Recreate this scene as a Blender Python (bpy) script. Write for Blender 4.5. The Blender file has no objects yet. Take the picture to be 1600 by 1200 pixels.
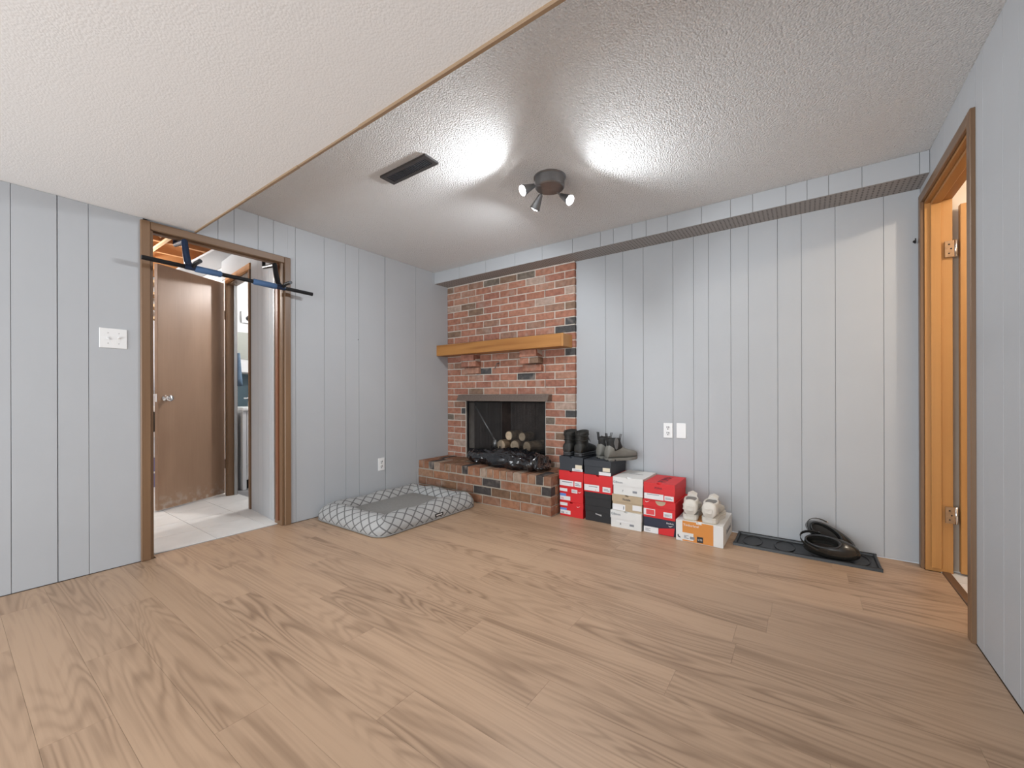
import bpy, bmesh, math, random
from mathutils import Vector, Matrix, noise
random.seed(7)
PI = math.pi
scene = bpy.context.scene
C = scene.collection

# ------------------------------------------------------------------ camera, world, exposure
cam_d = bpy.data.cameras.new('camera')
cam = bpy.data.objects.new('camera', cam_d); C.objects.link(cam)
cam_d.sensor_fit = 'HORIZONTAL'; cam_d.sensor_width = 36.0
cam_d.lens = 639.96 / 1600 * 36
cam_d.shift_y = 17.1 / 1600
cam_d.clip_start = 0.02
cam.matrix_world = Matrix.Translation((0, 0, 1.0)) @ Matrix.Rotation(0.6201, 4, 'Z') @ Matrix.Rotation(PI/2, 4, 'X') @ Matrix.Rotation(-0.0027, 4, 'Z')
scene.camera = cam
w = bpy.data.worlds.new('world'); scene.world = w; w.use_nodes = True
w.node_tree.nodes['Background'].inputs[0].default_value = (0.75, 0.82, 0.9, 1)
w.node_tree.nodes['Background'].inputs[1].default_value = 0.6
scene.view_settings.view_transform = 'Standard'
scene.view_settings.look = 'None'
scene.view_settings.gamma = 1.0
scene.view_settings.use_curve_mapping = False
scene.view_settings.exposure = 0.24
def area_light(name, loc, rot, sx, sy, power, col=(1, 1, 1)):
    l = bpy.data.lights.new(name, 'AREA'); l.shape = 'RECTANGLE'; l.size = sx; l.size_y = sy; l.energy = power; l.color = col
    o = bpy.data.objects.new(name, l); C.objects.link(o); o.location = loc; o.rotation_euler = rot
    return o
# added fill light, set in an invented patio door behind the camera
area_light('fill_front_offscreen', (-1.3, -2.60, 1.02), (PI/2, 0, 0), 3.4, 1.85, 118, (0.90, 0.96, 1.0))

# ------------------------------------------------------------------ measures
XL, XR = -3.263, 0.557
ZLO, ZUP = 2.079, 2.326
YB, ZB = 3.129, 2.205
YW, YBR, YH, YT = 3.355, 3.325, 2.896, 0.992
YF = -2.6

# ------------------------------------------------------------------ materials
def nt(name):
    m = bpy.data.materials.new(name); m.use_nodes = True
    n = m.node_tree.nodes; return m, n, m.node_tree.links, n['Principled BSDF']
def mat(name, col, rough=0.6, metal=0.0, bump=0.0, bscale=200.0, var=0.0, vscale=6.0, spec=None, emit=None, estr=0.0, coat=0.0):
    m, n, l, b = nt(name)
    b.inputs['Roughness'].default_value = rough; b.inputs['Metallic'].default_value = metal
    if spec is not None: b.inputs['Specular IOR Level'].default_value = spec
    if coat: b.inputs['Coat Weight'].default_value = coat
    if emit: b.inputs['Emission Color'].default_value = (*emit, 1); b.inputs['Emission Strength'].default_value = estr
    tc = n.new('ShaderNodeTexCoord')
    ns = n.new('ShaderNodeTexNoise'); ns.inputs['Scale'].default_value = vscale; ns.inputs['Detail'].default_value = 5
    l.new(tc.outputs['Object'], ns.inputs['Vector'])
    rp = n.new('ShaderNodeMapRange'); rp.inputs[3].default_value = 1 - var; rp.inputs[4].default_value = 1 + var
    rp.inputs[1].default_value = 0.3; rp.inputs[2].default_value = 0.7
    l.new(ns.outputs['Fac'], rp.inputs[0])
    mx = n.new('ShaderNodeVectorMath'); mx.operation = 'SCALE'; mx.inputs[0].default_value = col
    l.new(rp.outputs[0], mx.inputs['Scale']); l.new(mx.outputs[0], b.inputs['Base Color'])
    if bump:
        nb = n.new('ShaderNodeTexNoise'); nb.inputs['Scale'].default_value = bscale; nb.inputs['Detail'].default_value = 3
        l.new(tc.outputs['Object'], nb.inputs['Vector'])
        bp = n.new('ShaderNodeBump'); bp.inputs['Strength'].default_value = bump; bp.inputs['Distance'].default_value = 0.004
        l.new(nb.outputs['Fac'], bp.inputs['Height']); l.new(bp.outputs[0], b.inputs['Normal'])
    return m
def ramp(n, stops, interp='LINEAR'):
    r = n.new('ShaderNodeValToRGB'); r.color_ramp.interpolation = interp
    e = r.color_ramp.elements
    while len(e) < len(stops): e.new(0.5)
    for i, (p, c) in enumerate(stops): e[i].position = p; e[i].color = (*c, 1)
    return r
def wood(name, light, dark, axis=0, freq=9.0, along=0.7, across=7.0, rough=0.45, contrast=1.0, fine=0.25, spec=0.5, power=2.2, blotch=0.3, var=0.07):
    """figured timber: warped growth bands running along one local axis, shifted per object"""
    m, n, l, b = nt(name)
    b.inputs['Roughness'].default_value = rough; b.inputs['Specular IOR Level'].default_value = spec
    tc = n.new('ShaderNodeTexCoord'); oi = n.new('ShaderNodeObjectInfo')
    off = n.new('ShaderNodeVectorMath'); off.operation = 'SCALE'; off.inputs[0].default_value = (37.0, 53.0, 71.0)
    l.new(oi.outputs['Random'], off.inputs['Scale'])
    ad = n.new('ShaderNodeVectorMath'); ad.operation = 'ADD'
    l.new(tc.outputs['Object'], ad.inputs[0]); l.new(off.outputs[0], ad.inputs[1])
    sc = [across] * 3; sc[axis] = along
    mp = n.new('ShaderNodeVectorMath'); mp.operation = 'MULTIPLY'; mp.inputs[1].default_value = sc
    l.new(ad.outputs[0], mp.inputs[0])
    n1 = n.new('ShaderNodeTexNoise'); n1.inputs['Scale'].default_value = 1.0; n1.inputs['Detail'].default_value = 2.5; n1.inputs['Roughness'].default_value = 0.45
    n1.inputs['Distortion'].default_value = 0.35
    l.new(mp.outputs[0], n1.inputs['Vector'])
    mu = n.new('ShaderNodeMath'); mu.operation = 'MULTIPLY'; mu.inputs[1].default_value = freq * PI
    l.new(n1.outputs['Fac'], mu.inputs[0])
    sn = n.new('ShaderNodeMath'); sn.operation = 'SINE'; l.new(mu.outputs[0], sn.inputs[0])
    mr = n.new('ShaderNodeMapRange'); mr.inputs[1].default_value = -1; mr.inputs[2].default_value = 1
    l.new(sn.outputs[0], mr.inputs[0])
    pw = n.new('ShaderNodeMath'); pw.operation = 'POWER'; pw.inputs[1].default_value = power; l.new(mr.outputs[0], pw.inputs[0])
    sc2 = [across * 16] * 3; sc2[axis] = along * 4
    mp2 = n.new('ShaderNodeVectorMath'); mp2.operation = 'MULTIPLY'; mp2.inputs[1].default_value = sc2; l.new(ad.outputs[0], mp2.inputs[0])
    n2 = n.new('ShaderNodeTexNoise'); n2.inputs['Scale'].default_value = 1.0; n2.inputs['Detail'].default_value = 3; l.new(mp2.outputs[0], n2.inputs['Vector'])
    sc3 = [across * 0.8] * 3; sc3[axis] = along * 1.2
    mp3 = n.new('ShaderNodeVectorMath'); mp3.operation = 'MULTIPLY'; mp3.inputs[1].default_value = sc3; l.new(ad.outputs[0], mp3.inputs[0])
    n3 = n.new('ShaderNodeTexNoise'); n3.inputs['Scale'].default_value = 1.3; n3.inputs['Detail'].default_value = 2; l.new(mp3.outputs[0], n3.inputs['Vector'])
    # weight of the bands varies over the board
    wt = n.new('ShaderNodeMapRange'); wt.inputs[1].default_value = 0.35; wt.inputs[2].default_value = 0.68; l.new(n3.outputs['Fac'], wt.inputs[0])
    m1 = n.new('ShaderNodeMath'); m1.operation = 'MULTIPLY'; l.new(pw.outputs[0], m1.inputs[0]); l.new(wt.outputs[0], m1.inputs[1])
    f2 = n.new('ShaderNodeMath'); f2.operation = 'MULTIPLY_ADD'; f2.inputs[1].default_value = fine * 2; f2.inputs[2].default_value = -fine; l.new(n2.outputs['Fac'], f2.inputs[0])
    ml = n.new('ShaderNodeMath'); ml.operation = 'MULTIPLY_ADD'; ml.inputs[1].default_value = 0.62 * contrast; l.new(m1.outputs[0], ml.inputs[0]); l.new(f2.outputs[0], ml.inputs[2])
    w3 = n.new('ShaderNodeMath'); w3.operation = 'MULTIPLY_ADD'; w3.inputs[1].default_value = blotch; l.new(wt.outputs[0], w3.inputs[0]); l.new(ml.outputs[0], w3.inputs[2])
    mid = tuple((a * 0.55 + c * 0.45) for a, c in zip(light, dark))
    r = ramp(n, [(0.0, light), (0.45, mid), (1.0, dark)]); l.new(w3.outputs[0], r.inputs[0])
    br = n.new('ShaderNodeMapRange'); br.inputs[3].default_value = 1 - var; br.inputs[4].default_value = 1 + var; l.new(oi.outputs['Random'], br.inputs[0])
    v = n.new('ShaderNodeVectorMath'); v.operation = 'SCALE'; l.new(r.outputs[0], v.inputs[0]); l.new(br.outputs[0], v.inputs['Scale'])
    l.new(v.outputs[0], b.inputs['Base Color'])
    bp = n.new('ShaderNodeBump'); bp.inputs['Strength'].default_value = 0.08; bp.inputs['Distance'].default_value = 0.001
    l.new(n2.outputs['Fac'], bp.inputs['Height']); l.new(bp.outputs[0], b.inputs['Normal'])
    return m
def popcorn(name, col, strength, scale, dist):
    m, n, l, b = nt(name)
    b.inputs['Roughness'].default_value = 0.9; b.inputs['Specular IOR Level'].default_value = 0.15
    b.inputs['Base Color'].default_value = (*col, 1)
    tc = n.new('ShaderNodeTexCoord')
    a = n.new('ShaderNodeTexNoise'); a.inputs['Scale'].default_value = scale; a.inputs['Detail'].default_value = 4; a.inputs['Roughness'].default_value = 0.6
    l.new(tc.outputs['Object'], a.inputs['Vector'])
    vo = n.new('ShaderNodeTexVoronoi'); vo.inputs['Scale'].default_value = scale * 0.8; l.new(tc.outputs['Object'], vo.inputs['Vector'])
    s = n.new('ShaderNodeMath'); s.operation = 'SUBTRACT'; l.new(a.outputs['Fac'], s.inputs[0]); l.new(vo.outputs['Distance'], s.inputs[1])
    bp = n.new('ShaderNodeBump'); bp.inputs['Strength'].default_value = strength; bp.inputs['Distance'].default_value = dist
    l.new(s.outputs[0], bp.inputs['Height']); l.new(bp.outputs[0], b.inputs['Normal'])
    return m
def brickmat(name, stops):
    m, n, l, b = nt(name)
    b.inputs['Roughness'].default_value = 0.9; b.inputs['Specular IOR Level'].default_value = 0.2
    oi = n.new('ShaderNodeObjectInfo'); tc = n.new('ShaderNodeTexCoord')
    r = ramp(n, stops, 'CONSTANT'); l.new(oi.outputs['Random'], r.inputs[0])
    off = n.new('ShaderNodeVectorMath'); off.operation = 'SCALE'; off.inputs[0].default_value = (31.0, 57.0, 73.0); l.new(oi.outputs['Random'], off.inputs['Scale'])
    ad = n.new('ShaderNodeVectorMath'); ad.operation = 'ADD'; l.new(tc.outputs['Object'], ad.inputs[0]); l.new(off.outputs[0], ad.inputs[1])
    n1 = n.new('ShaderNodeTexNoise'); n1.inputs['Scale'].default_value = 28; n1.inputs['Detail'].default_value = 5; l.new(ad.outputs[0], n1.inputs['Vector'])
    n2 = n.new('ShaderNodeTexNoise'); n2.inputs['Scale'].default_value = 9; n2.inputs['Detail'].default_value = 4; l.new(ad.outputs[0], n2.inputs['Vector'])
    mr = n.new('ShaderNodeMapRange'); mr.inputs[1].default_value = 0.3; mr.inputs[2].default_value = 0.7; mr.inputs[3].default_value = 0.78; mr.inputs[4].default_value = 1.2
    l.new(n1.outputs['Fac'], mr.inputs[0])
    v = n.new('ShaderNodeVectorMath'); v.operation = 'SCALE'; l.new(r.outputs[0], v.inputs[0]); l.new(mr.outputs[0], v.inputs['Scale'])
    mf = n.new('ShaderNodeMapRange'); mf.inputs[1].default_value = 0.55; mf.inputs[2].default_value = 0.78; mf.inputs[4].default_value = 0.6; l.new(n2.outputs['Fac'], mf.inputs[0])
    mx = n.new('ShaderNodeMixRGB'); mx.inputs[2].default_value = (0.40, 0.33, 0.285, 1); l.new(mf.outputs[0], mx.inputs[0]); l.new(v.outputs[0], mx.inputs[1])
    l.new(mx.outputs[0], b.inputs['Base Color'])
    bp = n.new('ShaderNodeBump'); bp.inputs['Strength'].default_value = 0.5; bp.inputs['Distance'].default_value = 0.002; l.new(n1.outputs['Fac'], bp.inputs['Height']); l.new(bp.outputs[0], b.inputs['Normal'])
    return m
M = {}
M['paint'] = mat('grey_panel_paint', (0.435, 0.449, 0.470), 0.55, bump=0.05, bscale=60, var=0.015, vscale=3, spec=0.3)
M['ceil_up'] = popcorn('popcorn_ceiling', (0.83, 0.83, 0.83), 1.0, 150, 0.008)
M['ceil_lo'] = popcorn('stipple_ceiling', (0.83, 0.83, 0.83), 0.25, 170, 0.002)
M['plank'] = wood('vinyl_plank', (0.46, 0.31, 0.205), (0.145, 0.082, 0.046), 0, 44.0, 0.58, 5.0, 0.42, 0.75, 0.30, 0.4, power=2.0, blotch=0.16, var=0.03)
M['underfloor'] = mat('dark_joint', (0.12, 0.075, 0.045), 0.9)
M['walnut'] = wood('walnut_casing', (0.215, 0.125, 0.068), (0.12, 0.062, 0.03), 2, 4, 0.6, 14, 0.4, 0.8, 0.2)
M['walnut_y'] = wood('walnut_header', (0.215, 0.13, 0.075), (0.12, 0.066, 0.036), 1, 4, 0.6, 14, 0.4, 0.8, 0.2)
M['hinge'] = mat('tan_bronze_hinge', (0.36, 0.22, 0.12), 0.5, 0.5, var=0.15, vscale=60)
M['stop'] = wood('red_brown_stop', (0.2, 0.075, 0.035), (0.11, 0.04, 0.02), 2, 3, 0.6, 14, 0.45, 0.6, 0.2)
M['doorslab'] = wood('flush_door_veneer', (0.36, 0.225, 0.145), (0.23, 0.13, 0.078), 2, 2.2, 0.9, 4.5, 0.4, 0.7, 0.18)
def scuff(m):
    # worn, whitened patch at the foot of the door
    n, l = m.node_tree.nodes, m.node_tree.links; b = n['Principled BSDF']; src = b.inputs['Base Color'].links[0].from_socket
    tc = n.new('ShaderNodeTexCoord'); sp = n.new('ShaderNodeSeparateXYZ'); l.new(tc.outputs['Object'], sp.inputs[0])
    a = n.new('ShaderNodeMapRange'); a.inputs[1].default_value = -0.90; a.inputs[2].default_value = -1.10; l.new(sp.outputs[2], a.inputs[0])
    ns = n.new('ShaderNodeTexNoise'); ns.inputs['Scale'].default_value = 22; ns.inputs['Detail'].default_value = 8; l.new(tc.outputs['Object'], ns.inputs['Vector'])
    t = n.new('ShaderNodeMapRange'); t.inputs[1].default_value = 0.48; t.inputs[2].default_value = 0.66; l.new(ns.outputs['Fac'], t.inputs[0])
    u = n.new('ShaderNodeMath'); u.operation = 'MULTIPLY'; l.new(a.outputs[0], u.inputs[0]); l.new(t.outputs[0], u.inputs[1])
    x = n.new('ShaderNodeMixRGB'); x.inputs[2].default_value = (0.5, 0.43, 0.36, 1); l.new(u.outputs[0], x.inputs[0]); l.new(src, x.inputs[1]); l.new(x.outputs[0], b.inputs['Base Color'])
scuff(M['doorslab'])
M['oak'] = wood('orange_oak', (0.50, 0.245, 0.075), (0.30, 0.125, 0.03), 2, 3, 0.6, 10, 0.4, 0.8, 0.16)
M['oak_y'] = wood('orange_oak_header', (0.42, 0.20, 0.065), (0.26, 0.11, 0.03), 1, 3, 0.6, 10, 0.4, 0.8, 0.16)
M['mantel'] = wood('mantel_oak', (0.47, 0.215, 0.058), (0.27, 0.10, 0.024), 0, 5, 0.8, 12, 0.4, 0.9, 0.16)
M['trimwood'] = wood('ceiling_trim_wood', (0.32, 0.215, 0.13), (0.17, 0.105, 0.056), 0, 3, 0.6, 20, 0.5, 0.8, 0.2)
M['threshold'] = wood('dark_threshold', (0.16, 0.085, 0.045), (0.08, 0.04, 0.02), 1, 3, 0.6, 20, 0.5, 0.6, 0.2)
M['joist'] = wood('raw_joist', (0.5, 0.25, 0.1), (0.3, 0.13, 0.05), 1, 4, 0.5, 9, 0.7, 0.8, 0.2)
M['joist_pale'] = wood('pale_bracing', (0.68, 0.48, 0.29), (0.5, 0.3, 0.16), 0, 4, 0.5, 9, 0.7, 0.8, 0.2)
M['brick'] = brickmat('chimney_brick', [(0.0, (0.34, 0.155, 0.105)), (0.2, (0.37, 0.175, 0.12)), (0.4, (0.31, 0.14, 0.10)), (0.55, (0.38, 0.205, 0.145)), (0.68, (0.28, 0.16, 0.115)), (0.78, (0.21, 0.135, 0.095)), (0.87, (0.40, 0.29, 0.235)), (0.94, (0.075, 0.072, 0.072)), (0.965, (0.16, 0.13, 0.105))])
M['hbrick'] = brickmat('hearth_brick', [(0.0, (0.30, 0.145, 0.085)), (0.2, (0.27, 0.125, 0.075)), (0.4, (0.24, 0.125, 0.08)), (0.55, (0.31, 0.175, 0.11)), (0.68, (0.22, 0.12, 0.07)), (0.8, (0.16, 0.095, 0.06)), (0.88, (0.34, 0.25, 0.19)), (0.94, (0.06, 0.052, 0.05))])
M['mortar'] = mat('mortar', (0.56, 0.50, 0.44), 0.95, bump=0.4, bscale=150, var=0.12, vscale=15, spec=0.1)
M['hmortar'] = mat('hearth_mortar', (0.40, 0.345, 0.285), 0.95, bump=0.4, bscale=150, var=0.15, vscale=15, spec=0.1)
M['soffit'] = None
M['white_plastic'] = mat('white_plastic', (0.78, 0.78, 0.78), 0.35)
M['slot'] = mat('black_slot', (0.02, 0.02, 0.02), 0.6)
M['tile'] = mat('white_tile', (0.80, 0.80, 0.79), 0.25, var=0.05, vscale=5, bump=0.02, bscale=40)
M['grout'] = mat('grout', (0.36, 0.35, 0.34), 0.9)
M['black_metal'] = mat('black_metal', (0.018, 0.018, 0.02), 0.35, 0.6)
M['navy_metal'] = mat('navy_metal', (0.015, 0.03, 0.07), 0.35, 0.3)
M['blue_foam'] = mat('blue_foam', (0.055, 0.115, 0.235), 0.75, bump=0.2, bscale=300)
M['nickel'] = mat('brushed_nickel', (0.24, 0.24, 0.245), 0.35, 0.85, var=0.25, vscale=9)
M['chrome'] = mat('chrome', (0.75, 0.75, 0.76), 0.12, 1.0)
M['steel'] = mat('galvanised_steel', (0.5, 0.5, 0.5), 0.4, 0.9)
M['vent'] = mat('dark_bronze_vent', (0.075, 0.07, 0.07), 0.45, 0.5)
M['ventslat'] = mat('vent_slat', (0.16, 0.16, 0.18), 0.35, 0.6)
M['dark'] = mat('soot_black', (0.012, 0.011, 0.01), 0.9)
M['hood'] = mat('hood_metal', (0.21, 0.165, 0.14), 0.5, 0.55, bump=0.25, bscale=260, var=0.3, vscale=160)
M['firebrick'] = mat('sooty_firebrick', (0.06, 0.042, 0.036), 0.95, bump=0.4, bscale=80, var=0.35, vscale=9)
M['bark'] = mat('log_bark', (0.25, 0.17, 0.105), 0.9, bump=0.6, bscale=60, var=0.4, vscale=20)
M['logend'] = mat('log_end', (0.72, 0.55, 0.38), 0.85, var=0.2, vscale=25)
M['bag'] = mat('black_bin_bag', (0.007, 0.008, 0.011), 0.1, spec=0.8, coat=0.6)
M['card_red'] = mat('red_cardboard', (0.62, 0.012, 0.016), 0.5, var=0.04)
M['card_char'] = mat('charcoal_cardboard', (0.028, 0.033, 0.042), 0.6, var=0.08)
M['card_black'] = mat('black_cardboard', (0.012, 0.012, 0.014), 0.55)
M['card_white'] = mat('white_cardboard', (0.70, 0.695, 0.68), 0.5, var=0.02)
M['card_tan'] = mat('kraft_cardboard', (0.46, 0.355, 0.24), 0.7, var=0.05, vscale=20)
M['card_navy'] = mat('navy_cardboard', (0.012, 0.016, 0.04), 0.5)
M['card_orange'] = mat('orange_cardboard', (0.62, 0.235, 0.04), 0.5, var=0.03)
M['sticker'] = mat('white_sticker', (0.74, 0.73, 0.74), 0.45)
M['cream'] = mat('cream_sticker', (0.72, 0.64, 0.5), 0.5)
M['bluesticker'] = mat('blue_sticker', (0.12, 0.24, 0.6), 0.5)
M['print'] = mat('dark_print', (0.03, 0.035, 0.05), 0.6)
M['greyprint'] = mat('grey_print', (0.22, 0.23, 0.26), 0.6)
M['whiteprint'] = mat('white_print', (0.8, 0.78, 0.76), 0.5)
M['redprint'] = mat('red_print', (0.7, 0.06, 0.07), 0.5)
M['dkredprint'] = mat('dark_red_print', (0.12, 0.008, 0.02), 0.5)
M['boot'] = mat('dark_boot_leather', (0.017, 0.0165, 0.0145), 0.6, bump=0.3, bscale=90, var=0.3, vscale=25)
M['bootgrey'] = mat('grey_boot_sole', (0.10, 0.105, 0.115), 0.6)
M['chelsea'] = mat('olive_grey_suede', (0.17, 0.166, 0.148), 0.65, var=0.12, vscale=20)
M['chelsea_dark'] = mat('black_boot_neoprene', (0.014, 0.014, 0.014), 0.7)
M['elastic'] = mat('grey_elastic', (0.13, 0.13, 0.13), 0.8)
M['sneaker'] = mat('off_white_leather', (0.62, 0.585, 0.53), 0.6, var=0.06, vscale=20, bump=0.1, bscale=60)
M['sneaker_dark'] = mat('sneaker_lining', (0.2, 0.19, 0.18), 0.8)
M['gum'] = mat('worn_sole', (0.55, 0.48, 0.37), 0.7)
M['rubber'] = mat('black_rubber', (0.014, 0.015, 0.017), 0.4, spec=0.5)
M['clog'] = mat('glossy_black_clog', (0.022, 0.021, 0.019), 0.22, spec=0.6)
M['clog_in'] = mat('brown_clog_lining', (0.045, 0.035, 0.028), 0.4)
M['pad'] = mat('grey_pad_fabric', (0.27, 0.265, 0.255), 0.95, bump=0.3, bscale=300, var=0.06, vscale=60, spec=0.1)
M['white_gloss'] = mat('white_gloss_paint', (0.72, 0.72, 0.72), 0.35)
M['wall_white'] = mat('white_wall', (0.74, 0.74, 0.74), 0.7)
M['teal'] = mat('teal_wall', (0.05, 0.085, 0.105), 0.6)
M['mirror'] = mat('cabinet_door_grey', (0.36, 0.37, 0.33), 0.3)
M['denim'] = mat('denim_cloth', (0.13, 0.2, 0.29), 0.9, bump=0.3, bscale=120, var=0.2, vscale=20)
M['greyfloor'] = mat('grey_floor', (0.2, 0.2, 0.21), 0.5, var=0.15, vscale=6)
M['lilac'] = mat('lilac_plastic', (0.2, 0.19, 0.33), 0.5)
M['appliance'] = mat('appliance_white', (0.6, 0.62, 0.68), 0.35)
M['beige'] = mat('beige_wall', (0.62, 0.53, 0.44), 0.8)
M['bulb'] = mat('lit_bulb', (1, 1, 1), 0.3, emit=(1.0, 0.98, 0.95), estr=60)
M['glass'] = mat('window_glass', (0.9, 0.95, 1.0), 0.05)
M['glass'].node_tree.nodes['Principled BSDF'].inputs['Transmission Weight'].default_value = 1.0
# perforated soffit board
m, n, l, b = nt('perforated_board'); M['soffit'] = m
b.inputs['Roughness'].default_value = 0.8
tc = n.new('ShaderNodeTexCoord'); mp = n.new('ShaderNodeVectorMath'); mp.operation = 'MULTIPLY'; mp.inputs[1].default_value = (1/0.0254, 1/0.0254, 0); l.new(tc.outputs['Object'], mp.inputs[0])
fr = n.new('ShaderNodeVectorMath'); fr.operation = 'FRACTION'; l.new(mp.outputs[0], fr.inputs[0])
ds = n.new('ShaderNodeVectorMath'); ds.operation = 'DISTANCE'; ds.inputs[1].default_value = (0.5, 0.5, 0); l.new(fr.outputs[0], ds.inputs[0])
lt = n.new('ShaderNodeMath'); lt.operation = 'LESS_THAN'; lt.inputs[1].default_value = 0.2; l.new(ds.outputs['Value'], lt.inputs[0])
mx = n.new('ShaderNodeMixRGB'); mx.inputs[1].default_value = (0.34, 0.325, 0.315, 1); mx.inputs[2].default_value = (0.05, 0.045, 0.045, 1)
l.new(lt.outputs[0], mx.inputs[0]); l.new(mx.outputs[0], b.inputs['Base Color'])
# woven spark-screen mesh: half the light passes
m, n, l, b = nt('spark_mesh'); M['mesh'] = m
b.inputs['Base Color'].default_value = (0.03, 0.027, 0.026, 1); b.inputs['Roughness'].default_value = 0.5; b.inputs['Metallic'].default_value = 0.3
tr = n.new('ShaderNodeBsdfTransparent'); ms = n.new('ShaderNodeMixShader'); ms.inputs[0].default_value = 0.42
l.new(tr.outputs[0], ms.inputs[1]); l.new(b.outputs[0], ms.inputs[2]); l.new(ms.outputs[0], n['Material Output'].inputs['Surface'])
# lattice print of the dog bed (runs on the bolster's own UVs)
m, n, l, b = nt('lattice_fabric'); M['lattice'] = m
b.inputs['Roughness'].default_value = 0.9; b.inputs['Specular IOR Level'].default_value = 0.15
uv = n.new('ShaderNodeUVMap'); sp = n.new('ShaderNodeSeparateXYZ'); l.new(uv.outputs[0], sp.inputs[0])
def tri(op):
    a = n.new('ShaderNodeMath'); a.operation = op; l.new(sp.outputs[0], a.inputs[0]); l.new(sp.outputs[1], a.inputs[1])
    f = n.new('ShaderNodeMath'); f.operation = 'FRACT'; l.new(a.outputs[0], f.inputs[0])
    s = n.new('ShaderNodeMath'); s.operation = 'SUBTRACT'; s.inputs[1].default_value = 0.5; l.new(f.outputs[0], s.inputs[0])
    c = n.new('ShaderNodeMath'); c.operation = 'ABSOLUTE'; l.new(s.outputs[0], c.inputs[0])
    g = n.new('ShaderNodeMath'); g.operation = 'LESS_THAN'; g.inputs[1].default_value = 0.075; l.new(c.outputs[0], g.inputs[0]); return g
g1, g2 = tri('ADD'), tri('SUBTRACT')
mxx = n.new('ShaderNodeMath'); mxx.operation = 'MAXIMUM'; l.new(g1.outputs[0], mxx.inputs[0]); l.new(g2.outputs[0], mxx.inputs[1])
mc = n.new('ShaderNodeMixRGB'); mc.inputs[1].default_value = (0.39, 0.39, 0.385, 1); mc.inputs[2].default_value = (0.15, 0.147, 0.147, 1)
l.new(mxx.outputs[0], mc.inputs[0]); l.new(mc.outputs[0], b.inputs['Base Color'])

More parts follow.
